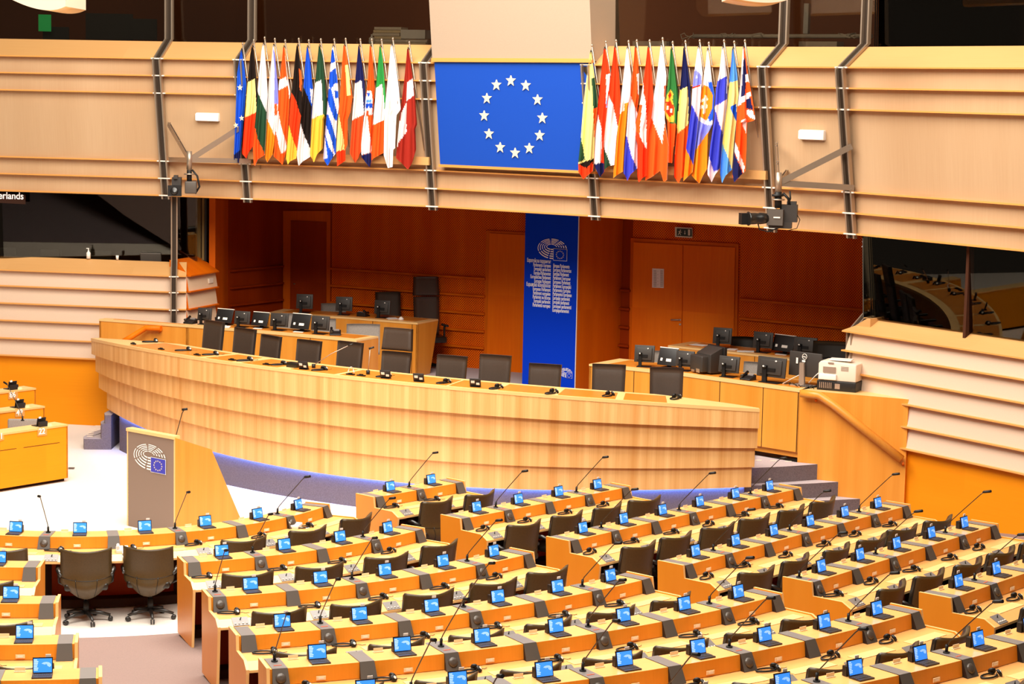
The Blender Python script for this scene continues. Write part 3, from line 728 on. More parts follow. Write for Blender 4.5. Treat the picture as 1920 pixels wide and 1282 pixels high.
m = MB(); m.prism([K(.05, .55, .0), K(WK-.05, .55, 0), K(WK-.05, .55, TZ-.32), K(.05, .55, TZ-.32)], (bk[0]*.02, bk[1]*.02, 0)); move_to(m.build('inner_panel', 'wood_desk'), lec)
XK = np.array([tk[0], tk[1], 0]); wl = np.linalg.norm(on_plane(252, 828, k0, k1)-on_plane(312, 834, k0, k1))
logo('hemicycle_logo', on_plane(250.5, 827, k0, k1, .004), XK, ZB, wl*1.02, .405, 'white_mark', 'logo_blue', lec)

# ================================================================== PROTOTYPES
def mic_proto(h=.56, lean_=.53):
    r = empty('gooseneck_microphone', (0, 0, 0), 0, None, 'microphone', 'gooseneck microphones on the desks')
    m = MB(); m.cyl((0, 0, 0), (0, 0, .012), .03, 12); m.cyl((0, 0, .01), (.003, 0, .075), .014, 10); m.build('base', 'black', r)
    m = MB(); m.tube([(.003, 0, .07), (.03*lean_/.53, 0, .11), (.22*lean_/.53, 0, .305), (lean_-.10, 0, h-.045), (lean_-.06, 0, h-.012)], .0055, 6); m.build('gooseneck', 'leather_side', r)
    m = MB(); m.tube([(lean_-.075, 0, h-.015), (lean_-.06, 0, h-.01), (lean_+.03, 0, h+.012)], [.008, .016, .016], 8); m.build('microphone_head', 'black', r)
    return r
MIC = mic_proto()
def laptop_proto():
    # local: +y = towards the seat; screen stands at y=0
    r = empty('laptop', (0, 0, 0), 0, None, 'laptop', 'small laptops with blue screens on the desk shelves')
    W = .170; H = .134; ti = math.radians(12)
    m = MB(); m.box((0, .065, .006), (W, .13, .012)); m.build('keyboard_base', 'keyboard', r)
    m = MB()
    for a in range(9):
        for b in range(3): m.box((-.075+a*.0187, .035+b*.022, .0135), (.014, .015, .004))
    m.build('keys', 'grey_dark', r)
    m = MB(); m.box((0, -H/2*math.sin(ti)-.004, .012+H/2*math.cos(ti)), (W, .010, H), rx=ti); m.build('lid', 'black', r)
    def sp_(u, v, k): return (u, -v*math.sin(ti)+.0035+k, .012+v*math.cos(ti)+k*math.sin(ti))
    m = MB(); e = .008
    m.poly([sp_(-W/2+e, e, 0), sp_(W/2-e, e, 0), sp_(W/2-e, H-e, 0), sp_(-W/2+e, H-e, 0)]); s = m.build('screen', 'screen_blue', r)
    m = MB()
    for j in range(7):
        x1 = .012-.01*((j*3) % 4)/3
        m.poly([sp_(.075, .118-j*.014, .0012), sp_(.035+x1, .118-j*.014, .0012), sp_(.035+x1, .109-j*.014, .0012), sp_(.075, .109-j*.014, .0012)])
    for ring in range(3):
        R0 = .020+.011*ring
        for k in range(9):
            a = PI*.15+PI*1.1*k/9; b = PI*.15+PI*1.1*(k+1)/9
            m.poly([sp_(-.028+R0*math.cos(a), .070+R0*.6*math.sin(a), .0012), sp_(-.028+R0*math.cos(b), .070+R0*.6*math.sin(b), .0012), sp_(-.028+(R0-.007)*math.cos(b), .070+(R0-.007)*.6*math.sin(b), .0012), sp_(-.028+(R0-.007)*math.cos(a), .070+(R0-.007)*.6*math.sin(a), .0012)])
    q = m.build('screen_graphic', 'screen_pale', s)
    m = MB(); m.box((-.045, -.045, .150), (.045, .006, .03)); m.build('card_tab', 'tab_white', r)
    m = MB(); m.box((0, -.062, .045), (W*.9, .05, .085)); m.build('stand', 'plastic_black', r)
    return r
LAP = laptop_proto()
def chair_proto(name='office_chair', mat='leather', group='brown leather office chairs behind the members desks'):
    # local: +y faces the desk, origin on the floor under the column
    r = empty(name, (0, 0, 0), 0, None, 'chair', group)
    NU, NV = 12, 16
    def shape(u, v):   # u -1..1, v 0 bottom..1 top
        hw = .305*(1-.0*v) if v > .38 else .305*(.72+.28*math.sin(min(1, v/.38)*PI/2))
        z = .32+(.60)*v + .028*u*u*max(0, (v-.3)/.7) - (.0 if v > .2 else .0) + (.10*u*u*(1-v/.35) if v < .35 else 0)
        y = -.17-.10*v - .05*math.sin(v*PI)*0 + (.11*u*u) - .07*math.exp(-((v-.2)/.18)**2)*(1-u*u*.6)
        return hw*u, y, z
    m = MB(); th = .055
    for side in (0, 1):
        for j in range(NV+1):
            for i in range(NU+1):
                u = -1+2*i/NU; v = j/NV; x, y, z = shape(u, v); k = .075*(1-abs(u)**6*.3)*(1 if 0 < v < 1 else .6)
                m.v.append((x*(1 if side == 0 else .97), y+(k if side else 0), z-(0 if side == 0 else (.015 if v == 1 else 0))))
    o = (NU+1)*(NV+1)
    for j in range(NV):
        for i in range(NU):
            a = j*(NU+1)+i; m.face([a, a+1, a+NU+2, a+NU+1], None, 0, True); b = a+o; m.face([b, b+NU+1, b+NU+2, b+1], None, 1, True)
    for j in range(NV):
        for i in (0, NU):
            a = j*(NU+1)+i; q = [a, a+NU+1, a+NU+1+o, a+o]; m.face(q if i == 0 else q[::-1], None, 1, True)
    for i in range(NU):
        for j in (0, NV):
            a = j*(NU+1)+i; q = [a, a+o, a+1+o, a+1]; m.face(q if j == 0 else q[::-1], None, 0, True)
    bk_ = m.build('backrest', [mat, 'leather_side'], r)
    m = MB()
    for u in (-.42, .42):
        pts = [tuple(np.array(shape(u, v))+np.array([0, -.002, 0])) for v in np.linspace(.02, .42, 6)]; m.tube(pts, .004, 5)
    pts = [tuple(np.array(shape(u, .43-.05*(1-u*u)))+np.array([0, -.002, 0])) for u in np.linspace(-.98, .98, 9)]; m.tube(pts, .004, 5)
    m.build('seams', 'leather_side', bk_)
    m = MB(); m.box((0, .07, .46), (.52, .50, .09)); m.build('seat', 'leather_side', r, .03)
    for s in (-1, 1):
        m = MB(); m.tube([(s*.30, -.12, .60), (s*.33, .0, .64), (s*.33, .22, .63), (s*.33, .25, .60)], [.022, .03, .03, .02], 8); m.tube([(s*.33, .12, .62), (s*.32, .12, .46), (s*.25, .1, .43)], .015, 6); m.build('armrest', 'black_gloss', r)
    m = MB(); m.cyl((0, 0, .10), (0, 0, .26), .035, 12); m.cyl((0, 0, .24), (0, 0, .42), .022, 10); m.box((0, .03, .41), (.22, .26, .04)); m.build('column', 'black', r)
    m = MB()
    for k in range(5):
        a = k*2*PI/5-PI/2+.25; m.tube([(0, 0, .115), (.16*math.cos(a), .16*math.sin(a), .11), (.29*math.cos(a), .29*math.sin(a), .075)], [.03, .026, .018], 6)
    bs = m.build('star_base', 'black_gloss', r)
    for k in range(5):
        a = k*2*PI/5-PI/2+.25; m = MB(); cx_, cy_ = .29*math.cos(a), .29*math.sin(a)
        for s in (-1, 1): m.lathe((cx_+s*.016*math.sin(a)*-1, cy_+s*.016*math.cos(a), .03), [(.012, -.008), (.03, -.007), (.03, .007), (.012, .008)], 12, axis=(-math.sin(a), math.cos(a), 0))
        m.build('caster', 'black_gloss', r)
    return r
CHAIR = chair_proto()
def headphone_proto():
    r = empty('headphones', (0, 0, 0), 0, None, 'headphones', 'black headphones lying on the worktops')
    m = MB(); pts = [(.10*math.cos(a)-.03, .048*math.sin(a), .012) for a in np.linspace(.35, 2*PI-.35, 20)]; m.tube(pts, .009, 6); m.build('headband', 'black', r)
    for s in (0, 1):
        c = (.075-.0*s, -.035+.075*s, .028); ax = (.5, -.5+1.1*s, .55)
        m = MB(); m.lathe(c, [(.012, -.014), (.033, -.012), (.036, 0), (.032, .010), (.018, .014)], 14, axis=ax); e = m.build('ear_cup', 'black', r)
        m = MB(); q = Vector(c)+Vector(ax).normalized()*.014; m.lathe(q, [(.016, 0), (.014, .004)], 12, axis=ax); m.build('ear_badge', 'bracket', e)
    m = MB(); m.tube([(.09, .0, .01), (.13, .03, .006), (.16, .0, .006), (.20, .02, .006)], .003, 5); m.build('cord', 'black', r)
    return r
HEAD = headphone_proto()

# ================================================================== MEMBERS' DESKS
CC = np.array([-5.776, 28.798]); RK = [3.422, 5.493, 7.636, 9.664, 11.564, 13.203, 14.788]; FK = [0, .0977, .2166, .3336, .5374, .6739, .8192]
PIT = .8
class Row:
    def __init__(s, k, R=None, th0=None, o=None, ph=None): s.k = k; s.R = R; s.th0 = th0; s.o = o; s.ph = ph; s.f = FK[k-1]
    def at(s, a, d):
        if s.R: t = s.th0+a/s.R; return np.array([CC[0]+(s.R+d)*math.sin(t), CC[1]-(s.R+d)*math.cos(t)])
        p = s.ph; return s.o+np.array([math.cos(p), math.sin(p)])*a+np.array([math.sin(p), -math.cos(p)])*d
    def dirs(s, a):
        t = s.th0+a/s.R if s.R else s.ph; return t            # tangent angle; outward = (sin t, -cos t)
    def path(s, a0, a1, step=.2):
        n = max(2, int((a1-a0)/step)+1); return [((lambda a: lambda d, z: (*s.at(a, d), z+s.f))(a), a) for a in np.linspace(a0, a1, n)]
ROWN = ['front', 'second', 'third', 'fourth', 'fifth', 'sixth', 'seventh']
RAD = []
def section(k, block, row, n, first, spk0, ends=(True, True), back=True, skip_laptop=(), chairs=True, heads=True):
    """n laptops at a=0, p, 2p...; first: index offset; spk0: whether divider at -0.5 is a speaker"""
    nm = ROWN[k-1]; z0 = row.f; a0 = (first-.5)*PIT; a1 = (n-.5)*PIT
    P0 = row.at((a0+a1)/2, 0)
    r = empty('members_desk', (*P0, z0), 0, 'curved wooden members desk with grey dividers, %s row of the %s block' % (nm, block), 'desk', 'wooden members desks')
    A0 = a0-(.07 if ends[0] else 0); A1 = a1+(.07 if ends[1] else 0); pp = row.path(A0, A1)
    m = MB(); m.sweep([(-.17, .93), (.165, .93), (.185, .79), (.165, .79), (.145, .90), (-.14, .90), (-.14, .86), (-.17, .86)], pp, [0, 1, 0, 1, 1, 1, 0, 1]); move_to(m.build('shelf', ['wood_top_lit', 'wood_desk']), r)
    m = MB(); m.sweep([(.13, .785), (.54, .785), (.65, .725), (.65, .700), (.54, .755), (.13, .755)], pp, [0, 0, 2, 1, 1, 1]); move_to(m.build('worktop', ['wood_top_lit', 'wood_desk', 'wood_edge']), r)
    m = MB(); m.sweep([(-.17, .88), (-.17, .10), (-.145, .10), (-.145, .88)], pp, [0, 0, 1, 0]); move_to(m.build('back_panel', ['wood_desk', 'wood_recess_dark']), r)  # inner face in darker wood, painting in the shade under the desk
    m = MB(); m.sweep([(-.10, .12), (-.10, .015), (.10, .015), (.10, .12)], row.path(A0+.05, A1-.05)); move_to(m.build('kick_base', 'dark_inside'), r)
    for e, a, sg in ((0, A0, -1), (1, A1, 1)):
        if not ends[e]: continue
        t = row.dirs(a); T = np.array([math.cos(t), math.sin(t), 0])*.03*sg
        prof = [(-.18, .945), (.175, .945), (.197, .80), (.55, .80), (.665, .735), (.665, .69), (.60, .04), (-.14, .04)]
        m = MB(); m.prism([(*row.at(a, d), z+z0) for d, z in prof], T, 0, 1); move_to(m.build('end_panel', ['wood_desk', 'wood_edge']), r)
    for i in range(first+1, n, 2):
        a = (i-.5)*PIT; m = MB(); m.prism([(*row.at(a, d), z+z0) for d, z in [(-.1, .06), (.45, .04), (.55, .74), (-.1, .74)]], (math.cos(row.dirs(a))*.03, math.sin(row.dirs(a))*.03, 0)); move_to(m.build('support_panel', 'dark_inside'), r)
    for i in range(first, n+1):
        a = (i-.5)*PIT
        if i == first: a = a0+.02
        if i == n: a = a1-.02
        if (i == first and not ends[0]) or (i == n and not ends[1]): a = (i-.5)*PIT
        spk = ((i-first) % 2 == 0) == spk0; t = row.dirs(a); T = np.array([math.cos(t), math.sin(t)]); hw = .068
        m = MB()
        def Q(d, z, s): p = row.at(a, d); return (p[0]+T[0]*s, p[1]+T[1]*s, z+z0)
        top = [Q(-.165, .936, -hw), Q(-.165, .936, hw), Q(.172, .936, hw), Q(.172, .936, -hw)]
        m.poly(top[::-1], 0); m.poly([Q(.172, .936, -hw), Q(.172, .936, hw), Q(.245, .787, hw*1.15), Q(.245, .787, -hw*1.15)], 1)
        m.poly([Q(.172, .936, -hw), Q(.245, .787, -hw*1.15), Q(.15, .787, -hw)], 2); m.poly([Q(.172, .936, hw), Q(.15, .787, hw), Q(.245, .787, hw*1.15)], 2)
        m.poly([Q(-.165, .936, -hw), Q(.172, .936, -hw), Q(.172, .925, -hw), Q(-.165, .925, -hw)], 2); m.poly([Q(-.165, .936, hw), Q(.172, .936, hw), Q(.172, .925, hw), Q(-.165, .925, hw)], 2)
        bx = move_to(m.build('speaker_box' if spk else 'divider_box', ['grey_light', 'grey_dark', 'plastic_black']), r)  # lighter grey on the top face paints in the overhead light
        if spk:
            ax = Vector((math.sin(t)*.9, -math.cos(t)*.9, .45)); c = Q(.212, .858, 0); m = MB(); m.lathe(c, [(.047, -.004), (.046, .006), (.036, .016), (.016, .021)], 20, axis=ax); o = m.build('speaker_disc', 'disc'); o.parent = bx
            m = MB(); p = row.at(a, .08); m.box((p[0], p[1], z0+.938), (.07, .012, .004), t); o = m.build('indicator', 'red_light'); o.parent = bx
            p = row.at(a, -.05); put(MIC, (*p, z0+.936), t-PI/2, 'thin black gooseneck microphone, %s' % place(k, block, i-first, n-first, True))
    for i in range(first, n):
        if i < first: continue
        a = i*PIT; t = row.dirs(a)
        # number plate, control panel, flap line
        p = row.at(a-.02, .19); m = MB(); m.box((p[0], p[1], z0+.825), (.085, .008, .035), t); m.box((p[0]+math.sin(t)*.005, p[1]-math.cos(t)*.005, z0+.825), (.05, .002, .018), t, 1); move_to(m.build('number_plate', ['cream_plate', 'tab_white']), r)
        ac = a-.26; t2 = row.dirs(ac); T = np.array([math.cos(t2), math.sin(t2)]); m = MB()
        def Q(d, z, s): p = row.at(ac, d); return (p[0]+T[0]*s, p[1]+T[1]*s, z+z0)
        m.poly([Q(.53, .795, -.085), Q(.645, .735, -.085), Q(.645, .735, .085), Q(.53, .795, .085)]); m.poly([Q(.53, .795, -.085), Q(.53, .785, -.085), Q(.645, .725, -.085), Q(.645, .735, -.085)]); m.poly([Q(.53, .795, .085), Q(.645, .735, .085), Q(.645, .725, .085), Q(.53, .785, .085)])
        for j in range(4): q = Q(.62, .752, -.06+.04*j); m.box(q, (.016, .016, .008), t2, 1)
        m.tube([Q(.57, .775, .0), Q(.56, .80, .012)], .006, 5, 2)
        move_to(m.build('control_panel', ['grey_light', 'bracket', 'black']), r)
        p = row.at(a+.02, .595); ac = a+.13
        m = MB(); Tn = row.path(a-.15, a+.37, .13); m.sweep([(.40, .7865), (.535, .7865), (.535, .790), (.40, .790)], Tn); move_to(m.build('writing_flap', 'wood_edge'), r)
        p = row.at(a-.20, -.10); m = MB(); m.box((p[0], p[1], z0+.952), (.09, .004, .035), t); m.box((p[0], p[1], z0+.934), (.095, .03, .006), t); move_to(m.build('card_holder', 'cream_plate'), r)
        if i in skip_laptop: continue
        p = row.at(a, 0.0); put(LAP, (*p, z0+.931), t+PI, 'small laptop with blue screen, ' + place(k, block, i-first, n-first))
        if heads:
            p = row.at(a-.28+random.uniform(-.04, .04), .33+random.uniform(-.03, .03)); put(HEAD, (*p, z0+.787), t+random.uniform(-.35, .25), 'black headphones lying on the worktop, %s' % place(k, block, i-first, n-first, seat=True))
        if chairs:
            dd = {1: .05}.get(k, .02); j = random.uniform(-.03, .03); p = row.at(a+dd*2 if k == 1 else a+.03+j, .68+random.uniform(-.02, .03))
            rz = t+random.uniform(-.12, .12)
            if k == 1 and i == 2: rz = t-.35; p = row.at(a-.06, .70)
            put(CHAIR, (*p, z0+.0), rz, 'brown leather office chair, ' + place(k, block, i-first, n-first, seat=True))
    return r
def place(k, block, i, n, box=False, seat=False):
    nm = ROWN[k-1]
    if box: return '%s from the left, %s row, %s block' % (ORD[i], nm, block)
    return '%s from the left, %s row, %s block' % (ORD[i], nm, block)
# middle block (circular), left block, right block (straight)
rowM = {1: Row(1, RK[0], -.1006), 2: Row(2, RK[1], .4596), 3: Row(3, RK[2], .4090), 4: Row(4, RK[3], .3812), 5: Row(5, RK[4], .3634), 6: Row(6, RK[5], .4811-PIT/RK[5]*2), 7: Row(7, RK[6], .5738-PIT/RK[6]*3)}
section(1, 'middle', rowM[1], 6, -2, False, ends=(False, True))
section(2, 'middle', rowM[2], 4, 0, False)
section(3, 'middle', rowM[3], 5, 0, True)
section(4, 'middle', rowM[4], 6, 0, False)
section(5, 'middle', rowM[5], 7, 0, True)
section(6, 'middle', rowM[6], 8, 0, False)
section(7, 'middle', rowM[7], 8, 0, True, ends=(True, True))
rowR = {1: Row(1, o=np.array([-1.644, 28.545]), ph=.818), 2: Row(2, o=np.array([-.409, 26.756]), ph=.814), 3: Row(3, o=np.array([.924, 25.022]), ph=.848), 4: Row(4, o=np.array([2.156, 23.336]), ph=.861), 5: Row(5, o=np.array([3.362, 21.794]), ph=.874), 6: Row(6, o=np.array([4.583, 20.660]), ph=.861)}
section(1, 'right', rowR[1], 2, 0, False)
section(2, 'right', rowR[2], 4, 0, False)
section(3, 'right', rowR[3], 6, 0, False)
section(4, 'right', rowR[4], 6, 0, False)
section(5, 'right', rowR[5], 5, 0, True)
section(6, 'right', rowR[6], 5, 0, False, ends=(True, False))
rowL = {3: Row(3, RK[2], .0806), 4: Row(4, RK[3], .1268), 5: Row(5, RK[4], .1572)}
p2 = at_z(-5, 1061, .92+FK[1])[:2]-CC; rowL[2] = Row(2, RK[1], math.atan2(p2[0], -p2[1]))
for k, (b) in {2: 0, 3: 0, 4: 0, 5: 0}.items():
    rl = rowL[k]; rl.th0 -= PIT*1/rl.R
    section(k, 'left', rl, 2, -1, True, ends=(False, True))

# ramped carpet under the tiers, and a dark inner edge
def ramp(nm, mat, t0, t1, ks, lift=.0):
    m = MB(); N = 30; rs = [RK[0]+1.75] + [RK[i]-.25 for i in (1, 2, 3, 4, 5, 6)] + [RK[6]+2]
    zs = [0.0] + [FK[i]-.005 for i in (1, 2, 3, 4, 5, 6)] + [.93]
    for i in range(N):
        a = t0+(t1-t0)*i/N; b = t0+(t1-t0)*(i+1)/N
        for j in range(len(rs)-1):
            pts = [(CC[0]+rs[j]*math.sin(a), CC[1]-rs[j]*math.cos(a), zs[j]+lift), (CC[0]+rs[j]*math.sin(b), CC[1]-rs[j]*math.cos(b), zs[j]+lift), (CC[0]+rs[j+1]*math.sin(b), CC[1]-rs[j+1]*math.cos(b), zs[j+1]+lift), (CC[0]+rs[j+1]*math.sin(a), CC[1]-rs[j+1]*math.cos(a), zs[j+1]+lift)]
            m.poly(pts[::-1])
    return struct(m.build(nm, mat))
ramp('floor_tiers', 'carpet_ramp', -.5, .62, None, .004)
m = MB(); ks = [1, 2, 3, 4, 5, 6]
for a_, b_ in zip(ks[:-1], ks[1:]):
    ra, rb = rowR[a_], rowR[b_]; za, zb = ra.f+.004, rb.f+.004
    p = [(*ra.at(-3.2, -.3), za), (*ra.at(8, -.3), za), (*rb.at(8, -.3), zb), (*rb.at(-3.2, -.3), zb)]; m.poly(p[::-1])
rb = rowR[6]; m.poly([(*rb.at(-3.5, 3), .86), (*rb.at(9, 3), .86), (*rb.at(9, -.3), rb.f+.004), (*rb.at(-3.5, -.3), rb.f+.004)])
struct(m.build('floor_tiers_right', 'carpet_ramp'))

# white telephones on the front row desk
for i, (px, py, lb) in enumerate(((229, 1032, 'white telephone with coiled cord on the front desk row beside the turned chair'), (553, 987, 'white telephone lying on the front row worktop near its right end'))):
    q = at_z(px, py, .80); r = empty('telephone', (q[0], q[1], .789), .2-.5*i, lb, 'telephone', 'white telephones on the front row')
    m = MB(); m.box((0, 0, .025), (.15, .17, .05), rx=.12); m.build('phone_body', 'white', r, .012)
    m = MB(); m.tube([(-.05, -.08, .065), (-.055, 0, .075), (-.05, .08, .065)], [.022, .014, .022], 8); m.build('handset', 'white', r)
    m = MB(); n = 60 if i == 0 else 30
    if i == 0: m.tube([(.03+.05*math.sin(k*.35)*.6, -.05-.20*k/n, .012+.015*math.sin(k*1.3)-max(0, k-42)*.004) for k in range(n)], .006, 5)
    else: m.tube([(.08+.12*k/n, .02*math.sin(k*.5), .006) for k in range(n)], .005, 5)
    m.build('cord', 'white', r)

# numbered desks at the far left, seen from the front
for i, (pts, z, num, lb) in enumerate((
    (((0, 812.5), (127, 795)), .95, '22', 'veneered desk front with white number 22, nearest of the three at the far left'),
    (((0, 771.5), (83.5, 761)), 1.05, '49', 'veneered desk front with white number 49, middle of the three at the far left'),
    (((0, 735), (67, 727)), 1.17, '86', 'veneered desk front with white number 86, rearmost of the three at the far left'))):
    A = at_z(*pts[0], z)[:2]; B = at_z(*pts[1], z)[:2]; t = (B-A)/np.hypot(*(B-A)); n = np.array([t[1], -t[0]]); A2 = A-t*1.6; f = z-.95
    r = empty('numbered_desk', (*A, f), 0, lb, 'desk', 'numbered desks at the far left')
    pp = poly_path([A2, B])
    m = MB(); m.sweep([(0, z-.03), (0, f+.06), (-.03, f+.06), (-.03, z-.03)], pp); move_to(m.build('front_panel', 'wood_wall'), r)
    m = MB(); m.sweep([(.012, z), (.012, z-.03), (-.34, z-.03), (-.34, z)], pp, [1, 0, 0, 0]); move_to(m.build('top_shelf', ['wood_edge', 'wood_top_lit']), r)
    m = MB(); m.prism([(*(B+n*d), zz+f) for d, zz in [(0, .92), (0, .06), (-.72, .06), (-.80, .7), (-.66, .77), (-.34, .77), (-.34, .92)]], (-t[0]*.03, -t[1]*.03, 0)); move_to(m.build('end_panel', 'wood_desk'), r)
    m = MB(); m.sweep([(-.30, f+.77), (-.30, f+.74), (-.78, f+.70), (-.78, f+.72), (-.66, f+.77)], pp); move_to(m.build('worktop', 'wood_top_lit'), r)
    m = MB(); m.sweep([(-.1, f+.1), (-.1, f-.02), (-.2, f-.02), (-.2, f+.1)], pp); move_to(m.build('kick_base', 'dark_inside'), r)
    c = {0: (79, 809), 1: (37, 773.5), 2: (24.3, 740)}[i]; hw, hh = (8.8, 7.6)
    o = plane_part('number_plate', A, B, .004, [(c[0]-hw, c[1]-hh+1), (c[0]+hw, c[1]-hh-1), (c[0]+hw, c[1]+hh-1), (c[0]-hw, c[1]+hh+1)], 'plate_wood', .006, False); move_to(o, r)
    q = on_plane(c[0]-hw*.72, c[1]+hh*.62+.6, A, B, .012); o = text('number_text', num, .135, 'white_mark', None, (t[0], t[1], 0), (0, 0, 1), q, sx=.95); move_to(o, r)
    if i == 0:
        o = plane_part('number_plate', A, B, .004, [(-14, 820), (7, 812), (7, 824.5), (-14, 830)], 'plate_wood', .006, False); move_to(o, r)
        q = on_plane(-6.5, 824, A, B, .012); o = text('number_text', '21', .135, 'white_mark', None, (t[0], t[1], 0), (0, 0, 1), q, sx=.95); move_to(o, r)
        m = MB(); 
        for x0, x1, y0, y1 in ((0, 31, 844.5, 840), (44, 112, 838.5, 829)): m.poly([on_plane(x0, y0, A, B, .003), on_plane(x1, y1, A, B, .003), on_plane(x1, y1+1, A, B, .003), on_plane(x0, y0+1, A, B, .003)])
        move_to(m.build('panel_joint', 'dark_inside'), r)
    bx = {0: (76, 791), 1: (35, 757.5), 2: (22, 724)}[i]
    o = put(LAP, (*(on_plane(*bx, A, B, -.14)[:2]), z), math.atan2(t[1], t[0])+0.0, 'small black laptop seen from behind on the %s numbered desk' % ('nearest', 'middle', 'rearmost')[i])
    tb_ = {0: (93, 793), 1: (51, 759), 2: (37, 725)}[i]
    m = MB(); q = on_plane(*tb_, A, B, -.05); m.box((q[0], q[1], z+.018), (.08, .005, .036), math.atan2(t[1], t[0])); m.box((q[0], q[1]+.02, z+.003), (.08, .04, .006), math.atan2(t[1], t[0])); move_to(m.build('card_holder', 'cream_plate'), r)
q = at_z(27, 806, .9); m = MB(); r = empty('office_chair', (q[0]+.0, q[1]+.7, .1), PI+.1, 'grey chair back just visible behind the desk numbered 22', 'chair')
m = MB(); m.box((0, .0, .62), (.55, .07, .5), rx=.1); m.build('backrest', 'mesh_grey', r, .03); m = MB(); m.box((0, .25, .42), (.5, .48, .07)); m.build('seat', 'mesh_grey', r, .02); m = MB(); m.cyl((0, .2, .0), (0, .2, .4), .03); m.cyl((0, .2, 0), (0, .2, .03), .25); m.build('column', 'black', r)
q = at_z(30, 797, 1.0); put(MIC, (q[0], q[1]+.45, 1.0), PI*.75, 'thin black gooseneck microphone standing between the desks numbered 22 and 49')

# ================================================================== GALLERY FRONT: centre panel, blue flag panel
SA, SB = WP[4], WP[5]                    # centre bay between its two struts
def gp(px, py, out=.38): return on_plane(px, py, SA, SB, out)
tS = (SB-SA)/np.hypot(*(SB-SA)); nS = np.array([tS[1], -tS[0]]); XS = np.array([tS[0], tS[1], 0.0]); ZS = np.array([0, 0, 1.0])
fp = empty('wall_flag', gp(960, 215, 0), 0, 'large flat blue flag with a circle of twelve cream stars', 'flag')
def tilted(px, py): # point on the panel leaning with the gallery front
    P = gp(px, py, .34)
    for _ in range(3): P = gp(px, py, lean(P[2])+.155)
    return P
cs = [tilted(814.5, 116.5), tilted(1112, 118), tilted(1117, 324.5), tilted(825.5, 311)]
m = MB(); m.prism(cs, (-nS[0]*.05, -nS[1]*.05, 0)); move_to(m.build('blue_panel', 'flag_blue'), fp)
stars = [(958.5,151),(986.5,160),(1008.5,186.5),(1017.5,221),(1012.5,253.5),(993,277.5),(966.5,286.5),(938.5,276),(917.5,250.5),(908.5,216.5),(913.5,184),(931.5,159)]
for x, y in stars:
    c = tilted(x, y)+np.array([nS[0]*.012, nS[1]*.012, 0]); m = MB(); star(m, c, XS, ZS, .112); m.v = [(v[0], v[1], v[2]) for v in m.v]
    n0 = len(m.v); move_to(m.build('star', 'cream_mark'), fp)
# frame strips
for a, b, nm in (((813, 116), (1112, 117.6), 'top'), ((825, 312.5), (1118, 326), 'bottom')):
    p, q = tilted(*a), tilted(*b); m = MB(); d = np.array([nS[0], nS[1], 0])*.05; m.prism([p-d, q-d, q-d+[0, 0, .045], p-d+[0, 0, .045]], tuple(d*2)); move_to(m.build('panel_frame', 'wood_fin'), fp)
# cream box above it
bt = empty('projection_booth', gp(960, 60, .3), 0, 'large smooth cream box projecting between the two gallery windows above the blue panel', 'booth')
def cb(px, py, out): return gp(px, py, out)
A0 = cb(810.5, 113, .50); A1 = cb(1110, 114.5, .50); T0 = cb(804, -10, .62); T1 = cb(1099, -10, .62)
T0[2] = T1[2] = 8.35; T0[:2] = A0[:2]+nS*.16; T1[:2] = A1[:2]+nS*.16
m = MB(); dn = (-nS[0]*.9, -nS[1]*.9, 0)
m.prism([A0, A1, T1, T0], dn); move_to(m.build('booth_body', 'booth_cream'), bt)
p = A0.copy(); q = A1.copy(); m = MB(); m.prism([p+[0, 0, -.02], q+[0, 0, -.02], q+[0, 0, .04], p+[0, 0, .04]], (nS[0]*.03, nS[1]*.03, 0)); move_to(m.build('lower_lip', 'wood_fin'), bt)

# ================================================================== FLAGS
COL = dict(blue=(.010,.085,.60), navy=(.010,.012,.085), black=(.012,.006,.004), yellow=(.90,.72,.26), red=(.86,.045,.006), orange=(.90,.10,.010), dgreen=(.018,.065,.030), green=(.03,.30,.06), white=(.88,.80,.80), cream=(.90,.86,.66), lilac=(.24,.26,.82), lblue=(.10,.34,.85), maroon=(.34,.020,.010), gold=(.92,.50,.05), amber=(.92,.26,.01), rust=(.72,.08,.015), pink=(.88,.66,.70), violet=(.05,.06,.58), pgreen=(.03,.18,.04), tan=(.75,.50,.22))
for k_, c_ in COL.items(): plain('cloth_'+k_, c_, .75, .15)
def interp(pts, y):
    pts = sorted(pts, key=lambda p: p[1])
    if y <= pts[0][1]: return pts[0][0]
    for (x0, y0), (x1, y1) in zip(pts[:-1], pts[1:]):
        if y <= y1: return x0+(x1-x0)*(y-y0)/max(1e-6, y1-y0)
    return pts[-1][0]
def cuty(pl, x):
    pl = sorted(pl)
    if x <= pl[0][0]: a, b = pl[0], pl[1]
    elif x >= pl[-1][0]: a, b = pl[-2], pl[-1]
    else:
        for a, b in zip(pl[:-1], pl[1:]):
            if a[0] <= x <= b[0]: break
    return a[1]+(b[1]-a[1])*(x-a[0])/(b[0]-a[0])
def inside(pg, x, y):
    r = False; j = len(pg)-1
    for i in range(len(pg)):
        xi, yi = pg[i]; xj, yj = pg[j]
        if (yi > y) != (yj > y) and x < (xj-xi)*(y-yi)/(yj-yi)+xi: r = not r
        j = i
    return r
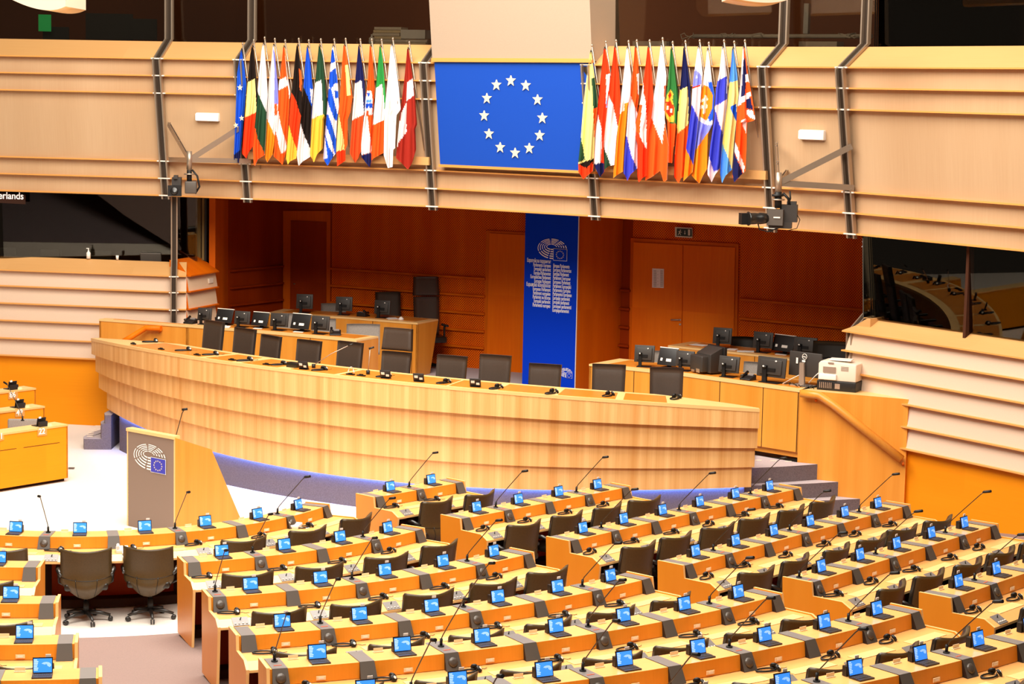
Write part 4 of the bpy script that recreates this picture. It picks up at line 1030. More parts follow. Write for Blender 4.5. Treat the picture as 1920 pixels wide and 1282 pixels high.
# name label, left edge, right edge, bottom edge, base colour, regions: ('<', colour, cut polyline) below it; ('p', colour, polygon)
FL = [
('blue flag with yellow stars, leftmost of the left row', [(135,145),(105,330),(95,600),(85,850),(78,1000)], [(141,145),(165,300),(178,420),(162,640),(150,740),(135,920),(125,1053)], [(78,1020),(125,1053)], 'blue', [('<','navy',[(78,985),(135,940)])]),
('black, yellow and red flag, second of the left row', [(222,118),(210,180),(190,400),(165,680),(143,970)], [(230,118),(240,150),(258,380),(270,500),(252,690),(230,915)], [(143,972),(180,1015),(195,965),(228,915)], 'black', [('<','yellow',[(190,402),(245,375),(262,560)]),('<','red',[(163,687),(252,645)]),('p','black',[(245,370),(275,420),(275,600),(262,640)])]),
('white, green and red flag, third of the left row', [(309,98),(300,150),(275,400),(265,520),(255,640),(243,740),(230,900),(238,1040)], [(318,98),(325,160),(338,300),(349,500),(341,640),(336,800),(325,985)], [(238,1060),(247,1072),(270,1020),(322,985)], 'white', [('<','dgreen',[(268,470),(300,555),(345,645)]),('<','orange',[(243,735),(268,850),(325,975)])]),
('white, blue and orange-red flag, fourth of the left row', [(390,108),(382,200),(360,400),(350,600),(340,740),(328,1000)], [(400,108),(412,230),(430,400),(440,560),(418,760),(405,900),(392,975)], [(328,1005),(345,1045),(388,975)], 'white', [('p','lilac',[(392,120),(405,300),(400,575),(440,580),(440,300)]),('p','orange',[(402,575),(425,575),(425,670),(405,665)]),('<','amber',[(342,690),(408,835)])]),
('red-orange flag with white cross, fifth of the left row', [(474,120),(465,220),(440,420),(430,620),(415,780),(398,990)], [(482,120),(492,200),(505,330),(530,480),(522,620),(506,850),(497,950)], [(398,995),(440,1035),(467,1065),(495,955)], 'orange', [('p','white',[(443,385),(500,355),(511,430),(436,468)]),('p','white',[(428,630),(410,775),(455,975),(502,945),(495,880),(455,740),(436,640)]),('p','white',[(488,180),(498,230),(540,540),(525,540)])]),
('black, red and gold flag, sixth of the left row', [(582,108),(572,180),(550,420),(535,520),(525,660),(510,850),(497,1000)], [(592,108),(602,180),(626,400),(622,640),(605,750),(590,900),(578,1015)], [(497,1010),(511,1062),(530,1035),(578,1012)], 'black', [('<','red',[(532,460),(580,560),(612,665)]),('<','gold',[(517,740),(550,850),(580,935)]),('p','orange',[(600,290),(626,330),(622,480),(606,460)])]),
('blue, black and white flag, seventh of the left row', [(663,120),(655,200),(640,400),(625,560),(612,740),(582,980)], [(671,120),(690,230),(705,400),(713,470),(702,600),(695,760),(690,1000)], [(582,985),(597,1076),(625,1040),(690,1000)], 'blue', [('<','black',[(635,440),(670,512),(699,592)]),('<','white',[(608,715),(640,822),(682,915)]),('p','white',[(690,455),(715,460),(708,590),(697,560)])]),
('dark green, white and orange flag, eighth of the left row', [(759,112),(750,200),(730,400),(710,600),(695,790),(680,960)], [(768,112),(790,200),(820,500),(826,660),(800,700),(796,800),(791,930)], [(680,965),(720,1048),(745,980),(791,932)], 'dgreen', [('p','white',[(723,408),(780,385),(795,655),(696,700)]),('<','gold',[(693,702),(795,655),(830,700)])]),
('blue and white striped flag, ninth of the left row', [(866,112),(858,200),(845,350),(830,560),(812,790),(795,1010)], [(876,112),(890,200),(910,400),(921,600),(905,700),(898,850),(896,970)], [(795,1015),(830,1072),(860,1020),(896,970)], 'white', [('p','blue',[(862,140),(874,140),(892,240),(848,255)]),('p','blue',[(845,325),(895,290),(912,405),(880,420),(855,465),(842,430)]),('p','blue',[(832,455),(858,455),(920,700),(905,715),(880,690),(845,600),(828,540)]),('p','blue',[(822,665),(835,660),(870,760),(896,850),(897,965),(888,975),(850,830),(815,745)]),('p','blue',[(806,820),(812,830),(845,930),(880,985),(830,1072),(795,1015),(830,1010)]),('p','blue',[(885,470),(918,470),(918,530),(890,530)])]),
('orange-red and yellow flag, tenth of the left row', [(958,108),(950,200),(930,500),(915,700),(900,950),(905,1040)], [(967,108),(985,200),(1005,350),(1028,520),(1012,640),(990,700),(988,900),(972,940)], [(905,1076),(925,1062),(972,1030)], 'orange', [('p','yellow',[(970,270),(1000,265),(1015,505),(985,515)]),('p','yellow',[(912,625),(900,955),(965,945),(960,860),(935,740)]),('<','red',[(900,958),(972,940)])]),
('dark navy, white and red flag, eleventh of the left row', [(1076,112),(1068,200),(1050,400),(1030,650),(1008,960)], [(1084,112),(1100,220),(1125,400),(1136,550),(1119,660),(1106,850),(1100,950)], [(1008,970),(1050,1050),(1075,1010),(1100,950)], 'navy', [('<','white',[(1048,412),(1105,385),(1122,560)]),('<','rust',[(1020,707),(1120,660)]),('p','navy',[(1104,380),(1140,450),(1140,600),(1122,655),(1112,520)])]),
('red, white and navy flag with a small shield, twelfth of the left row', [(1168,112),(1162,200),(1150,400),(1138,500),(1125,650),(1098,900),(1100,980)], [(1176,112),(1190,220),(1207,450),(1192,650),(1188,800),(1180,960)], [(1100,1000),(1168,1086),(1180,1040)], 'orange', [('p','white',[(1120,670),(1150,675),(1185,960),(1165,968),(1100,985),(1098,880)]),('<','navy',[(1098,988),(1180,965)]),('p','white',[(1145,470),(1180,470),(1192,540),(1190,660),(1128,670),(1126,600)]),('p','blue',[(1142,490),(1172,485),(1160,520)]),('p','lblue',[(1140,545),(1182,540),(1182,560),(1142,568)]),('p','blue',[(1135,575),(1188,570),(1190,610),(1165,612),(1160,590),(1148,612),(1135,612)]),('p','rust',[(1140,630),(1160,630),(1158,665),(1140,665)])]),
('green, white and red flag, thirteenth of the left row', [(1246,115),(1238,200),(1220,400),(1210,550),(1190,740),(1165,1000)], [(1255,115),(1272,220),(1290,450),(1296,560),(1286,700),(1277,970)], [(1165,1048),(1200,1010),(1277,968)], 'green', [('p','white',[(1213,445),(1268,415),(1285,575),(1283,703),(1186,750)]),('<','orange',[(1184,752),(1284,700)])]),
('plain white flag with a faint gold mark, fourteenth of the left row', [(1335,105),(1328,200),(1310,400),(1285,650),(1280,980)], [(1347,105),(1370,220),(1400,450),(1415,620),(1382,665),(1376,750),(1370,930)], [(1280,985),(1312,1090),(1350,1080),(1352,945),(1370,930)], 'white', [('p','cream',[(1322,540),(1334,560),(1336,640),(1328,680),(1300,640)])]),
('maroon flag with a white band, rightmost of the left row', [(1467,135),(1460,220),(1440,420),(1415,620),(1390,860),(1378,1005)], [(1478,135),(1490,220),(1508,340),(1530,520),(1546,740),(1532,775),(1538,940)], [(1375,1010),(1420,1050),(1472,1103),(1505,1050),(1538,940)], 'maroon', [('p','white',[(1466,405),(1512,372),(1524,505),(1462,552)]),('p','white',[(1462,565),(1460,640),(1462,800),(1395,890),(1385,945),(1397,790),(1420,645)])]),
]
FR = [
('yellow, green and red flag, leftmost of the right row', [(154,160),(145,240),(120,420),(100,600),(80,860),(60,1050),(62,1100)], [(165,160),(178,260),(210,500),(216,580),(202,720),(192,850),(186,1000),(178,1110)], [(62,1120),(100,1180),(178,1112)], 'yellow', [('p','dgreen',[(168,375),(195,365),(220,600),(182,615)]),('p','orange',[(180,620),(216,600),(195,850),(190,860)]),('p','dgreen',[(82,845),(115,1020),(60,1052),(60,1040)]),('<','black',[(60,1052),(178,1018)]),('p','red',[(62,1060),(130,1090),(178,1030),(180,1112),(100,1182),(60,1120)])]),
('red, white and light blue flag, second of the right row', [(266,132),(258,200),(235,420),(215,640),(200,800),(185,1060)], [(275,132),(292,220),(316,330),(310,420),(292,600),(276,760),(262,900),(268,1120)], [(185,1065),(235,1163),(268,1120)], 'red', [('p','white',[(283,340),(316,330),(310,420),(288,580),(280,570)]),('p','white',[(218,655),(245,760),(252,900),(240,1050),(185,1062),(198,800)]),('p','navy',[(185,1062),(240,1045),(268,1050),(268,1120),(235,1163)]),('p','lblue',[(285,530),(292,520),(290,610),(284,600)])]),
('red, white and green flag, third of the right row', [(348,122),(340,200),(315,400),(300,520),(285,640),(260,850),(246,900),(240,1060)], [(357,122),(372,220),(386,340),(397,520),(386,700),(366,850),(350,1065)], [(240,1112),(262,1115),(300,1075),(350,1065)], 'red', [('<','white',[(296,480),(340,580),(380,775)]),('<','dgreen',[(248,885),(280,960),(322,1075)])]),
('white and orange flag, fourth of the right row', [(447,128),(440,200),(425,340),(405,520),(390,650),(370,760),(350,1010),(342,1150)], [(457,128),(470,220),(486,350),(480,520),(457,600),(446,750),(434,900),(424,1110)], [(342,1170),(365,1150),(424,1112)], 'white', [('p','amber',[(432,570),(460,560),(470,650),(430,650)]),('<','amber',[(388,657),(457,615)])]),
('red, white and blue flag, fifth of the right row', [(513,122),(508,200),(490,400),(478,500),(460,600),(450,760),(430,980),(424,1120)], [(523,122),(536,220),(546,340),(546,520),(532,620),(545,780),(540,1000),(534,1090)], [(424,1130),(455,1192),(480,1140),(534,1092)], 'orange', [('<','pink',[(474,495),(500,560),(532,645)]),('<','violet',[(442,815),(490,1000),(530,1090)]),('p','white',[(528,335),(548,330),(548,520),(538,480)])]),
('red flag with a white band, sixth of the right row', [(616,122),(608,200),(585,380),(560,540),(540,640),(505,780),(535,900),(535,1150)], [(626,122),(640,220),(656,400),(661,560),(642,720),(626,800),(612,1000),(608,1150)], [(535,1160),(545,1205),(575,1170),(608,1150)], 'red', [('p','white',[(582,365),(585,500),(600,545),(607,700),(608,940),(575,880),(552,830),(545,820),(560,700),(575,580),(540,575),(560,470)]),('p','orange',[(542,590),(568,585),(552,820),(500,785)])]),
('white and red flag, seventh of the right row', [(720,105),(712,180),(690,350),(665,520),(645,660),(625,800),(610,980),(598,1180)], [(730,105),(745,180),(766,350),(756,520),(752,700),(782,900),(777,1050),(770,1185)], [(598,1190),(650,1160),(715,1110),(745,1202),(770,1185)], 'white', [('<','orange',[(642,672),(690,800),(732,890),(760,700)]),('p','red',[(748,430),(762,430),(758,560),(750,640)])]),
('green and red flag with a gold emblem, eighth of the right row', [(800,135),(795,200),(780,400),(765,500),(755,640),(775,720),(780,930),(778,1030)], [(811,135),(826,220),(856,450),(866,560),(852,740),(842,850),(836,900)], [(778,1045),(815,1050),(822,925),(836,900)], 'pgreen', [('p','gold',[(775,500),(800,455),(822,500),(815,545),(832,620),(830,715),(795,725),(752,670),(757,560)]),('p','red',[(782,510),(798,480),(810,505),(795,535)]),('p','red',[(763,560),(800,550),(828,600),(822,665),(790,680),(762,640)]),('p','cream',[(768,595),(786,595),(786,625),(768,625)]),('p','cream',[(796,612),(814,612),(814,645),(796,645)]),('<','orange',[(750,672),(795,728),(842,738)])]),
('navy, yellow and red flag, ninth of the right row', [(903,128),(898,200),(880,420),(860,600),(850,800),(832,980),(828,1140)], [(913,128),(928,220),(956,420),(961,560),(942,740),(936,900),(926,1100),(920,1150)], [(828,1162),(865,1212),(885,1170),(920,1152)], 'navy', [('p','yellow',[(874,468),(935,430),(945,560),(942,742),(846,826)]),('<','orange',[(846,826),(944,738)]),('p','yellow',[(846,820),(853,815),(838,975),(830,978)])]),
('white, blue and red flag with small stars, tenth of the right row', [(1017,122),(1010,180),(990,320),(975,450),(965,620),(945,780),(925,930),(903,1180)], [(1028,122),(1042,200),(1056,330),(1046,440),(1032,640),(1022,700),(992,980),(975,1120)], [(903,1195),(930,1165),(975,1122)], 'white', [('p','lilac',[(988,285),(1050,350),(1048,425),(974,445)]),('p','red',[(974,438),(1040,422),(1040,432),(974,450)]),('p','pink',[(974,450),(1040,432),(1022,692),(962,560)]),('<','violet',[(960,560),(1025,695)]),('<','amber',[(920,925),(978,1055)]),('p','cream',[(992,300),(1000,300),(1000,312),(992,312)]),('p','cream',[(1004,352),(1014,352),(1014,366),(1004,366)])]),
('white, blue and red flag with a double cross, eleventh of the right row', [(1091,142),(1085,220),(1060,400),(1045,500),(1025,640),(1020,760),(990,940),(970,1140)], [(1100,142),(1115,240),(1132,400),(1152,500),(1146,640),(1137,740),(1102,820),(1095,1090)], [(970,1150),(1030,1217),(1060,1150),(1095,1090)], 'white', [('p','blue',[(1105,400),(1135,400),(1152,500),(1146,700),(1105,720)]),('p','amber',[(1044,455),(1070,425),(1105,435),(1140,510),(1135,610),(1100,690),(1085,712),(1030,680),(1025,600)]),('p','cream',[(1075,500),(1090,505),(1075,655),(1060,650)]),('p','cream',[(1040,540),(1098,520),(1100,540),(1038,565)]),('p','cream',[(1028,590),(1092,580),(1096,605),(1028,620)]),('<','white',[(1018,690),(1060,725),(1102,738)]),('<','lilac',[(1018,700),(1060,735),(1140,748)]),('<','amber',[(985,965),(1045,880),(1100,805)])]),
('white and blue flag, twelfth of the right row', [(1212,122),(1206,190),(1190,330),(1165,450),(1155,600),(1150,700),(1120,900),(1097,1100)], [(1223,122),(1237,200),(1256,400),(1251,560),(1237,700),(1216,850),(1202,1050),(1195,1090)], [(1097,1140),(1130,1203),(1160,1140),(1197,1092)], 'white', [('p','violet',[(1172,395),(1252,355),(1250,540),(1152,598)]),('<','pink',[(1150,598),(1250,540)]),('<','violet',[(1148,590),(1185,720),(1222,820)]),('<','pink',[(1105,980),(1145,1122),(1200,1092)])]),
('blue and yellow flag, thirteenth of the right row', [(1294,132),(1288,220),(1270,400),(1255,560),(1235,720),(1215,900),(1198,1120)], [(1304,132),(1318,220),(1336,350),(1346,500),(1332,620),(1327,720),(1307,900),(1292,1100)], [(1198,1140),(1212,1212),(1240,1150),(1292,1102)], 'lblue', [('<','yellow',[(1262,412),(1332,385)]),('p','blue',[(1278,602),(1328,578),(1330,715),(1318,700)]),('<','lblue',[(1218,900),(1255,990),(1290,1095)])]),
('red, white and blue flag with crossed bars, rightmost of the right row', [(1379,122),(1372,220),(1355,450),(1335,620),(1325,800),(1310,980),(1296,1130)], [(1390,122),(1402,200),(1426,380),(1451,500),(1479,700),(1450,722),(1412,722),(1409,900),(1400,1110)], [(1296,1150),(1310,1207),(1350,1160),(1400,1112)], 'orange', [('p','white',[(1379,122),(1390,122),(1385,300),(1372,520),(1335,600),(1355,450)]),('p','navy',[(1384,230),(1398,200),(1410,330),(1398,500),(1366,525)]),('p','white',[(1398,340),(1424,340),(1432,400),(1400,400)]),('p','white',[(1336,545),(1440,475),(1448,515),(1334,600)]),('p','navy',[(1404,545),(1438,520),(1460,620),(1412,615)]),('p','white',[(1412,620),(1460,630),(1480,700),(1445,690),(1412,660)]),('p','white',[(1362,705),(1405,690),(1405,810)]),('p','white',[(1318,880),(1395,1080),(1385,1130),(1308,950)]),('p','navy',[(1310,960),(1378,1130),(1310,1205),(1298,1150)])]),
]
def build_flag(spec, ox, oy, scl, A, B, i, group):
    lb, Lf, Rt, bot, base, regs = spec
    cols = [base]+[c for _, c, _ in regs]; cols = list(dict.fromkeys(cols)); bot = sorted(bot)
    NU, NV = 18, 84; ytop = Lf[0][1]; m = MB(); ph = i*1.7
    t = (B-A)/np.hypot(*(B-A)); n = np.array([t[1], -t[0]]); out = .52+.035*(i % 2)
    xm = (Lf[0][0]+Rt[0][0])/2
    topP = on_plane(ox+xm/scl, oy+ytop/scl, A, B, out)
    r = empty('flag', topP, 0, lb, 'flag', group)
    grid = {}
    for a in range(NU+1):
        u = a/NU
        for k in range(NV+1):
            v = k/NV; y = ytop+v*1100
            # bottom contour height at this column
            xb = bot[0][0]+(bot[-1][0]-bot[0][0])*u
            yb = None
            for (x0, y0), (x1, y1) in zip(bot[:-1], bot[1:]):
                if x0 <= xb <= x1: yb = y0+(y1-y0)*(xb-x0)/max(1e-6, x1-x0); break
            if yb is None: yb = bot[-1][1]
            y = ytop+v*(yb-ytop); x = interp(Lf, y)*(1-u)+interp(Rt, y)*u
            fold = (.045*math.sin(u*PI*3.2+ph+.6*v)+.02*math.sin(u*PI*6.1+ph*2))*min(1, .25+v)*(1-.0*u) + .10*v*(-.6)
            P = on_plane(ox+x/scl, oy+y/scl, A, B, out+fold); grid[a, k] = (P, x, y)
    for side in (0, 1):
        for k in range(NV+1):
            for a in range(NU+1):
                P = grid[a, k][0]; m.v.append((P[0]-n[0]*.006*side, P[1]-n[1]*.006*side, P[2]))
    o = (NU+1)*(NV+1)
    for k in range(NV):
        for a in range(NU):
            x = (grid[a, k][1]+grid[a+1, k+1][1])/2; y = (grid[a, k][2]+grid[a+1, k+1][2])/2; c = base
            for kind, cc, pg in regs:
                if (kind == '<' and y > cuty(pg, x)) or (kind == 'p' and inside(pg, x, y)): c = cc
            q = k*(NU+1)+a; ci = cols.index(c); m.face([q, q+NU+1, q+NU+2, q+1], None, ci, True); m.face([q+o, q+1+o, q+NU+2+o, q+NU+1+o], None, ci, True)
    for k in range(NV):
        for a in (0, NU): q = k*(NU+1)+a; f = [q, q+NU+1, q+NU+1+o, q+o]; m.face(f, None, 0, False)
    for a in range(NU):
        for k in (0, NV): q = k*(NU+1)+a; m.face([q, q+1, q+1+o, q+o], None, 0, False)
    cl = move_to(m.build('cloth', ['cloth_'+c for c in cols]), r)
    # pole: from a foot on the holder rail up and outwards
    top = on_plane(ox+(xm+12)/scl, oy+(ytop-48)/scl, A, B, out+.0); foot = on_plane(ox+(xm+12)/scl+33, oy+ytop/scl+222, A, B, .10)
    m = MB(); m.tube([top, foot], .014, 8); m.lathe(top, [(.014, -.01), (.02, .0), (.016, .02), (.004, .035)], 8); move_to(m.build('pole', 'steel'), r)
    m = MB(); a_ = np.array(topP); m.tube([a_+[0, 0, -.02], a_+[0, 0, .03], top+(foot-top)*.06], .012, 6); move_to(m.build('clip', 'leather_side'), r)
    if i == 0 and group.endswith('left row'):
        for j, (x, y, rr) in enumerate(((128, 445, .060), (141, 690, .055), (95, 747, .055))):
            P = on_plane(ox+x/scl, oy+y/scl, A, B, out+.075); m = MB(); star(m, P, np.array([t[0], t[1], 0]), np.array([0, 0, 1.]), rr, .1*j); move_to(m.build('star', 'cream_mark'), r)
    return r
fa, fb = WP[3], WP[4]
for i, s_ in enumerate(FL): build_flag(s_, 420, 60, 4.2725, fa, fb, i, 'flags hanging in the left row')
ga, gb = WP[5], WP[6]
for i, s_ in enumerate(FR): build_flag(s_, 1070, 60, 4.2737, ga, gb, i, 'flags hanging in the right row')
# holder rails
for (A, B, x0, x1, y0, y1, lb) in ((fa, fb, 474, 812, 291, 299, 'wooden shelf holding the pole feet under the left flag row'), (ga, gb, 1130, 1448, 311, 328, 'wooden shelf holding the pole feet under the right flag row')):
    a = on_plane(x0, y0, A, B, .1); b = on_plane(x1, y1, A, B, .1); z = (a[2]+b[2])/2; m = MB()
    m.sweep([(.05, z+.06), (.20, z+.06), (.20, z-.08), (.05, z-.08)], poly_path([a[:2]-0*nS, b[:2]])); tag(m.build('pole_shelf', 'wood_ledge'), lb, 'shelf')

# ================================================================== LAMPS, CAMERAS ON THE GALLERY
for (px, py, A, B, lb) in ((389.5, 219.5, WP[2], WP[3], 'white lit emergency lamp on the left gallery bay'), (1523, 253, WP[6], WP[7], 'white lit emergency lamp on the right gallery bay')):
    t = (B-A)/np.hypot(*(B-A)); an = math.atan2(t[1], t[0]); P = on_plane(px, py, A, B, .26); r = empty('emergency_lamp', P, an, lb, 'wall lamp', 'emergency lamps on the gallery front')
    m = MB(); m.box((0, .03, 0), (.46, .12, .155)); m.build('housing', 'white', r, .012)
    m = MB(); m.box((-.01, -.045, 0), (.42, .04, .125)); m.build('lit_cover', 'lamp_cover', r, .01)
def bar(r, a, b, w_=.028, mat='steel', flat=True):
    a = np.array(a); b = np.array(b); m = MB(); d = b-a; L = np.linalg.norm(d); up = np.array([0, 0, 1.]); s = np.cross(d/L, up)
    if np.linalg.norm(s) < .1: s = np.array([1., 0, 0])
    s = s/np.linalg.norm(s); h = np.cross(s, d/L)
    for k in (-1, 1):
        c = [a+h*w_*1.6+s*.012*k, a-h*w_*1.6+s*.012*k, b-h*w_*1.6+s*.012*k, b+h*w_*1.6+s*.012*k]; m.prism(c, tuple(s*.006*k))
    for f in (.04, .5, .96):
        for q in (-1, 1): m.cyl(a+d*f+h*.022*q-s*.024, a+d*f+h*.022*q+s*.024, .009, 6)
    return move_to(m.build('bracket_arm', mat), r)
def camera_rig(hub_px, arms, body, label, A, B, kind):
    H = on_plane(*hub_px, A, B, 1.15)
    r = empty('remote_camera', H, 0, label, 'camera', 'remote cameras on the gallery front')
    for (px, py, AA, BB, o_) in arms: bar(r, H, on_plane(px, py, AA, BB, o_))
    m = MB(); m.cyl(H+[0, 0, -.17], H+[0, 0, .16], .05, 12); m.cyl(H+[0, 0, -.24], H+[0, 0, -.17], .04, 12); m.cyl(H+[0, 0, -.26], H+[0, 0, -.24], .10, 14); move_to(m.build('hub', 'steel'), r)
    return r, H
rigL, HL = camera_rig((355, 300), [(316, 232, WP[1], WP[2], .42), (318, 299, WP[1], WP[2], .25), (452, 238, WP[2], WP[3], .40), (470, 302, WP[2], WP[3], .25)], None, 'small remote camera on a three-armed steel bracket at the left gallery bay', WP[2], WP[3], 0)
def dnp(H, px, py):            # point at the distance of the hub
    d = ray(px, py); return CAM+d*(H[1]/d[1])
m = MB(); a = dnp(HL, 355, 319); m.cyl(a, dnp(HL, 355, 342), .045, 10); move_to(m.build('post', 'black'), rigL)
c = dnp(HL, 358, 351); m = MB(); m.box(c, (.21, .20, .22), .1); move_to(m.build('pan_head', 'grey_dark', None, .02), rigL)
c = dnp(HL, 332, 352); c[1] -= .12; m = MB(); m.box(c+np.array([0, .10, .10]), (.16, .36, .18), .1); m.box(c+np.array([-.0, .0, .20]), (.07, .26, .06), .1); move_to(m.build('camera_body', 'monitor_body'), rigL)
m = MB(); m.box(c+np.array([0, -.14, -.04]), (.24, .10, .19), .1); move_to(m.build('matte_box', 'black'), rigL); m = MB(); m.lathe(c+np.array([0, -.20, -.04]), [(.07, 0), (.06, .01), (.0, .012)], 16, axis=(0, -1, .1)); move_to(m.build('lens', 'black_gloss'), rigL)
m = MB(); m.tube([dnp(HL, 360, 318), dnp(HL, 370, 330), dnp(HL, 374, 350), dnp(HL, 366, 363)], .018, 8); move_to(m.build('cable', 'black'), rigL)
rigR, HR = camera_rig((1460, 343), [(1456, 268, WP[6], WP[7], .35), (1597, 274, WP[6], WP[7], .35), (1601, 352, WP[6], WP[7], .22), (1476, 322, WP[6], WP[7], .10)], None, 'large remote camera with long lens on a steel bracket, right gallery bay', WP[6], WP[7], 1)
m = MB(); a = dnp(HR, 1459, 360); m.cyl(a, dnp(HR, 1459, 390), .055, 12); m.cyl(dnp(HR, 1458, 364), dnp(HR, 1458, 368), .09, 12); move_to(m.build('post', 'black'), rigR)
c = dnp(HR, 1455, 407); m = MB(); m.box(c, (.24, .18, .24), -.3); m.box(c+np.array([.0, -.1, .0]), (.10, .01, .02), -.3, 1); move_to(m.build('pan_head', ['grey_dark', 'bracket'], None, .0), rigR)
m = MB(); m.lathe(dnp(HR, 1438, 409), [(.075, 0), (.085, .06), (.09, .12), (.08, .14), (.088, .2), (.088, .26), (.11, .30)], 18, axis=(-1, -.25, -.03)); move_to(m.build('zoom_lens', 'black_gloss'), rigR)
c2 = dnp(HR, 1395, 410); m = MB(); m.box(c2, (.12, .16, .17), .2); move_to(m.build('lens_hood', 'black'), rigR)
c3 = dnp(HR, 1480, 400); c3[1] += .06; m = MB(); m.box(c3, (.26, .2, .26), -.2); m.box(c3+np.array([.04, 0, .15]), (.14, .14, .06), -.2); m.box(c3+np.array([-.12, 0, -.18]), (.34, .2, .10), -.2); move_to(m.build('camera_body', 'monitor_body'), rigR)
m = MB(); m.tube([dnp(HR, 1468, 362), dnp(HR, 1478, 372), dnp(HR, 1481, 386)], .02, 8); m.tube([dnp(HR, 1481, 358), dnp(HR, 1482, 372), dnp(HR, 1478, 384)], .014, 8); m.tube([dnp(HR, 1492, 398), dnp(HR, 1500, 412), dnp(HR, 1494, 428), dnp(HR, 1478, 432)], .006, 6); m.tube([dnp(HR, 1420, 414), dnp(HR, 1424, 430), dnp(HR, 1440, 434), dnp(HR, 1470, 424)], .010, 6); move_to(m.build('cable', 'black'), rigR)
m = MB(); q = on_plane(1474, 325, WP[6], WP[7], .10); m.box(q, (.24, .06, .16), -.7); move_to(m.build('wall_plate', 'strut'), rigR)

# ================================================================== SIGNS
for (nm, body, px, py, A, B, sz, al, box_, lb) in (('language_sign', 'nederlands', 44.5, 373.5, A_L[0], A_L[1], .185, 'RIGHT', ((-40, 360), (48, 378)), 'dark sign with the white word nederlands above the left booth window, cut by the frame'),
        ('language_sign', 'dansk', 1649, 461.5, A_R[0], A_R[1], .185, 'LEFT', ((1646, 446), (1710, 466)), 'dark sign with the white word dansk above the right booth window'),
        ('number_sign', '6', 1628, 458, A_R[0]-(A_R[1]-A_R[0])*.2, A_R[1], .19, 'LEFT', ((1625.5, 444.5), (1638, 460)), 'small dark sign with a white number 6 at the corner of the right booth')):
    t = (B-A)/np.hypot(*(B-A)); (x0, y0), (x1, y1) = box_; o1 = .0; sl = (.06 if x0 < 900 else .15)*(x1-x0)
    q = on_plane((x0+x1)/2, (y0+y1)/2, A, B, o1); r = empty(nm, q, 0, lb, 'sign')
    sg = plane_part('sign_plate', A, B, o1, [(x0, y0), (x1, y0+sl), (x1, y1+sl*.9), (x0, y1)], 'dark_inside', .015, False); move_to(sg, r)
    o = text('sign_text', body, sz, 'letter', None, (t[0], t[1], 0), (0, 0, 1), on_plane(px, py, A, B, o1+.022), al, sx=.92); move_to(o, r)

# ================================================================== ROSTRUM CHAIRS
def exec_chair(head=False):
    r = empty('executive_chair', (0, 0, 0), 0, None, 'chair', 'black leather chairs along the presidency desk')
    # +y faces the audience (towards the desk); origin on stage floor
    tl = math.radians(8)
    def slab(name, z0, z1, w0, w1, th, y0, mat):
        m = MB(); n = 8
        def P(u, v, k): z = z0+(z1-z0)*v; return ((w0+(w1-w0)*v)*u/2, y0-(z-.5)*math.tan(tl)+k, z)
        for s in (0, 1):
            for v in range(n+1):
                for u in range(n+1):
                    uu = -1+2*u/n; vv = v/n; rnd = .012*(1 if (u in (0, n) or v in (0, n)) else 0); m.v.append(P(uu*(1-.00*rnd), vv, (th/2-rnd)*(1 if s else -1) - .015*(1-uu*uu)))
        o = (n+1)**2
        for v in range(n):
            for u in range(n):
                a = v*(n+1)+u; m.face([a, a+n+1, a+n+2, a+1], None, 1, True); b = a+o; m.face([b, b+1, b+n+2, b+n+1], None, 0, True)
        for v in range(n):
            for u in (0, n): a = v*(n+1)+u; m.face([a, a+o, a+n+1+o, a+n+1], None, 1)
        for u in range(n):
            for v in (0, n): a = v*(n+1)+u; m.face([a, a+1, a+1+o, a+o], None, 0 if v else 1)
        return m.build(name, [mat, 'leather_side'], r)
    slab('backrest', .55, 1.17, .50, .52, .075, -.22, 'leather_black')
    if head: slab('headrest', 1.19, 1.50, .54, .50, .085, -.22, 'leather_black')
    m = MB(); m.box((0, .03, .50), (.52, .50, .10)); m.build('seat', 'leather_side', r, .02)
    for s in (-1, 1):
        m = MB(); m.box((s*.29, .03, .72), (.06, .30, .035)); m.box((s*.29, .0, .60), (.03, .05, .22)); m.build('armrest', 'black_gloss', r, .008)
    m = MB(); m.cyl((0, 0, .06), (0, 0, .46), .03, 10); m.build('column', 'black', r)
    m = MB()
    for k in range(5): a = k*2*PI/5; m.tube([(0, 0, .07), (.27*math.cos(a), .27*math.sin(a), .035)], [.03, .02], 6)
    m.build('star_base', 'black_gloss', r)
    return r
EC = exec_chair(); ECH = exec_chair(True); ECH['group'] = 'high chairs with headrests'
for i, (x, y, kd) in enumerate(seats):
    zt = ST+1.17+(.31 if kd == 'tall' else 0)
    Q = circ(x, y, 9.95, RC); th = math.atan2(Q[0]-RC[0], RC[1]-Q[1]); p = rp(th, 10.12)
    dz = Q[2]-zt
    rot = {0: .18, 1: .12}.get(i, random.uniform(-.06, .06))
    pr = ECH if kd == 'tall' else EC
    lb = 'tall black leather chair with headrest at the middle of the presidency desk' if kd == 'tall' else 'black leather chair with square back, %s from the left along the presidency desk' % ORD[i]
    put(pr, (*p, ST), th+PI+rot, lb, scale=(1, 1, (Q[2]-ST)/(zt-ST)))
# chairs at the rear left desk
for (x0, x1, y, kd, lb) in ((711, 760, 550, '', 'black leather chair behind the right monitor of the rear left desk'), (783, 834, 524, 'tall', 'very tall black chair with headrest at the right end of the rear left desk')):
    w_ = .53; P = at_y((x0+x1)/2, y, FPX*w_/(x1-x0)*.95); pr = ECH if kd else EC; zt = ST+(1.48 if kd else 1.17)
    P = at_y((x0+x1)/2, y, 41.25 if not kd else 40.9)
    put(pr, (P[0], P[1], ST), PI+.35, lb, scale=(1.0, 1, (P[2]-ST)/(zt-ST)))
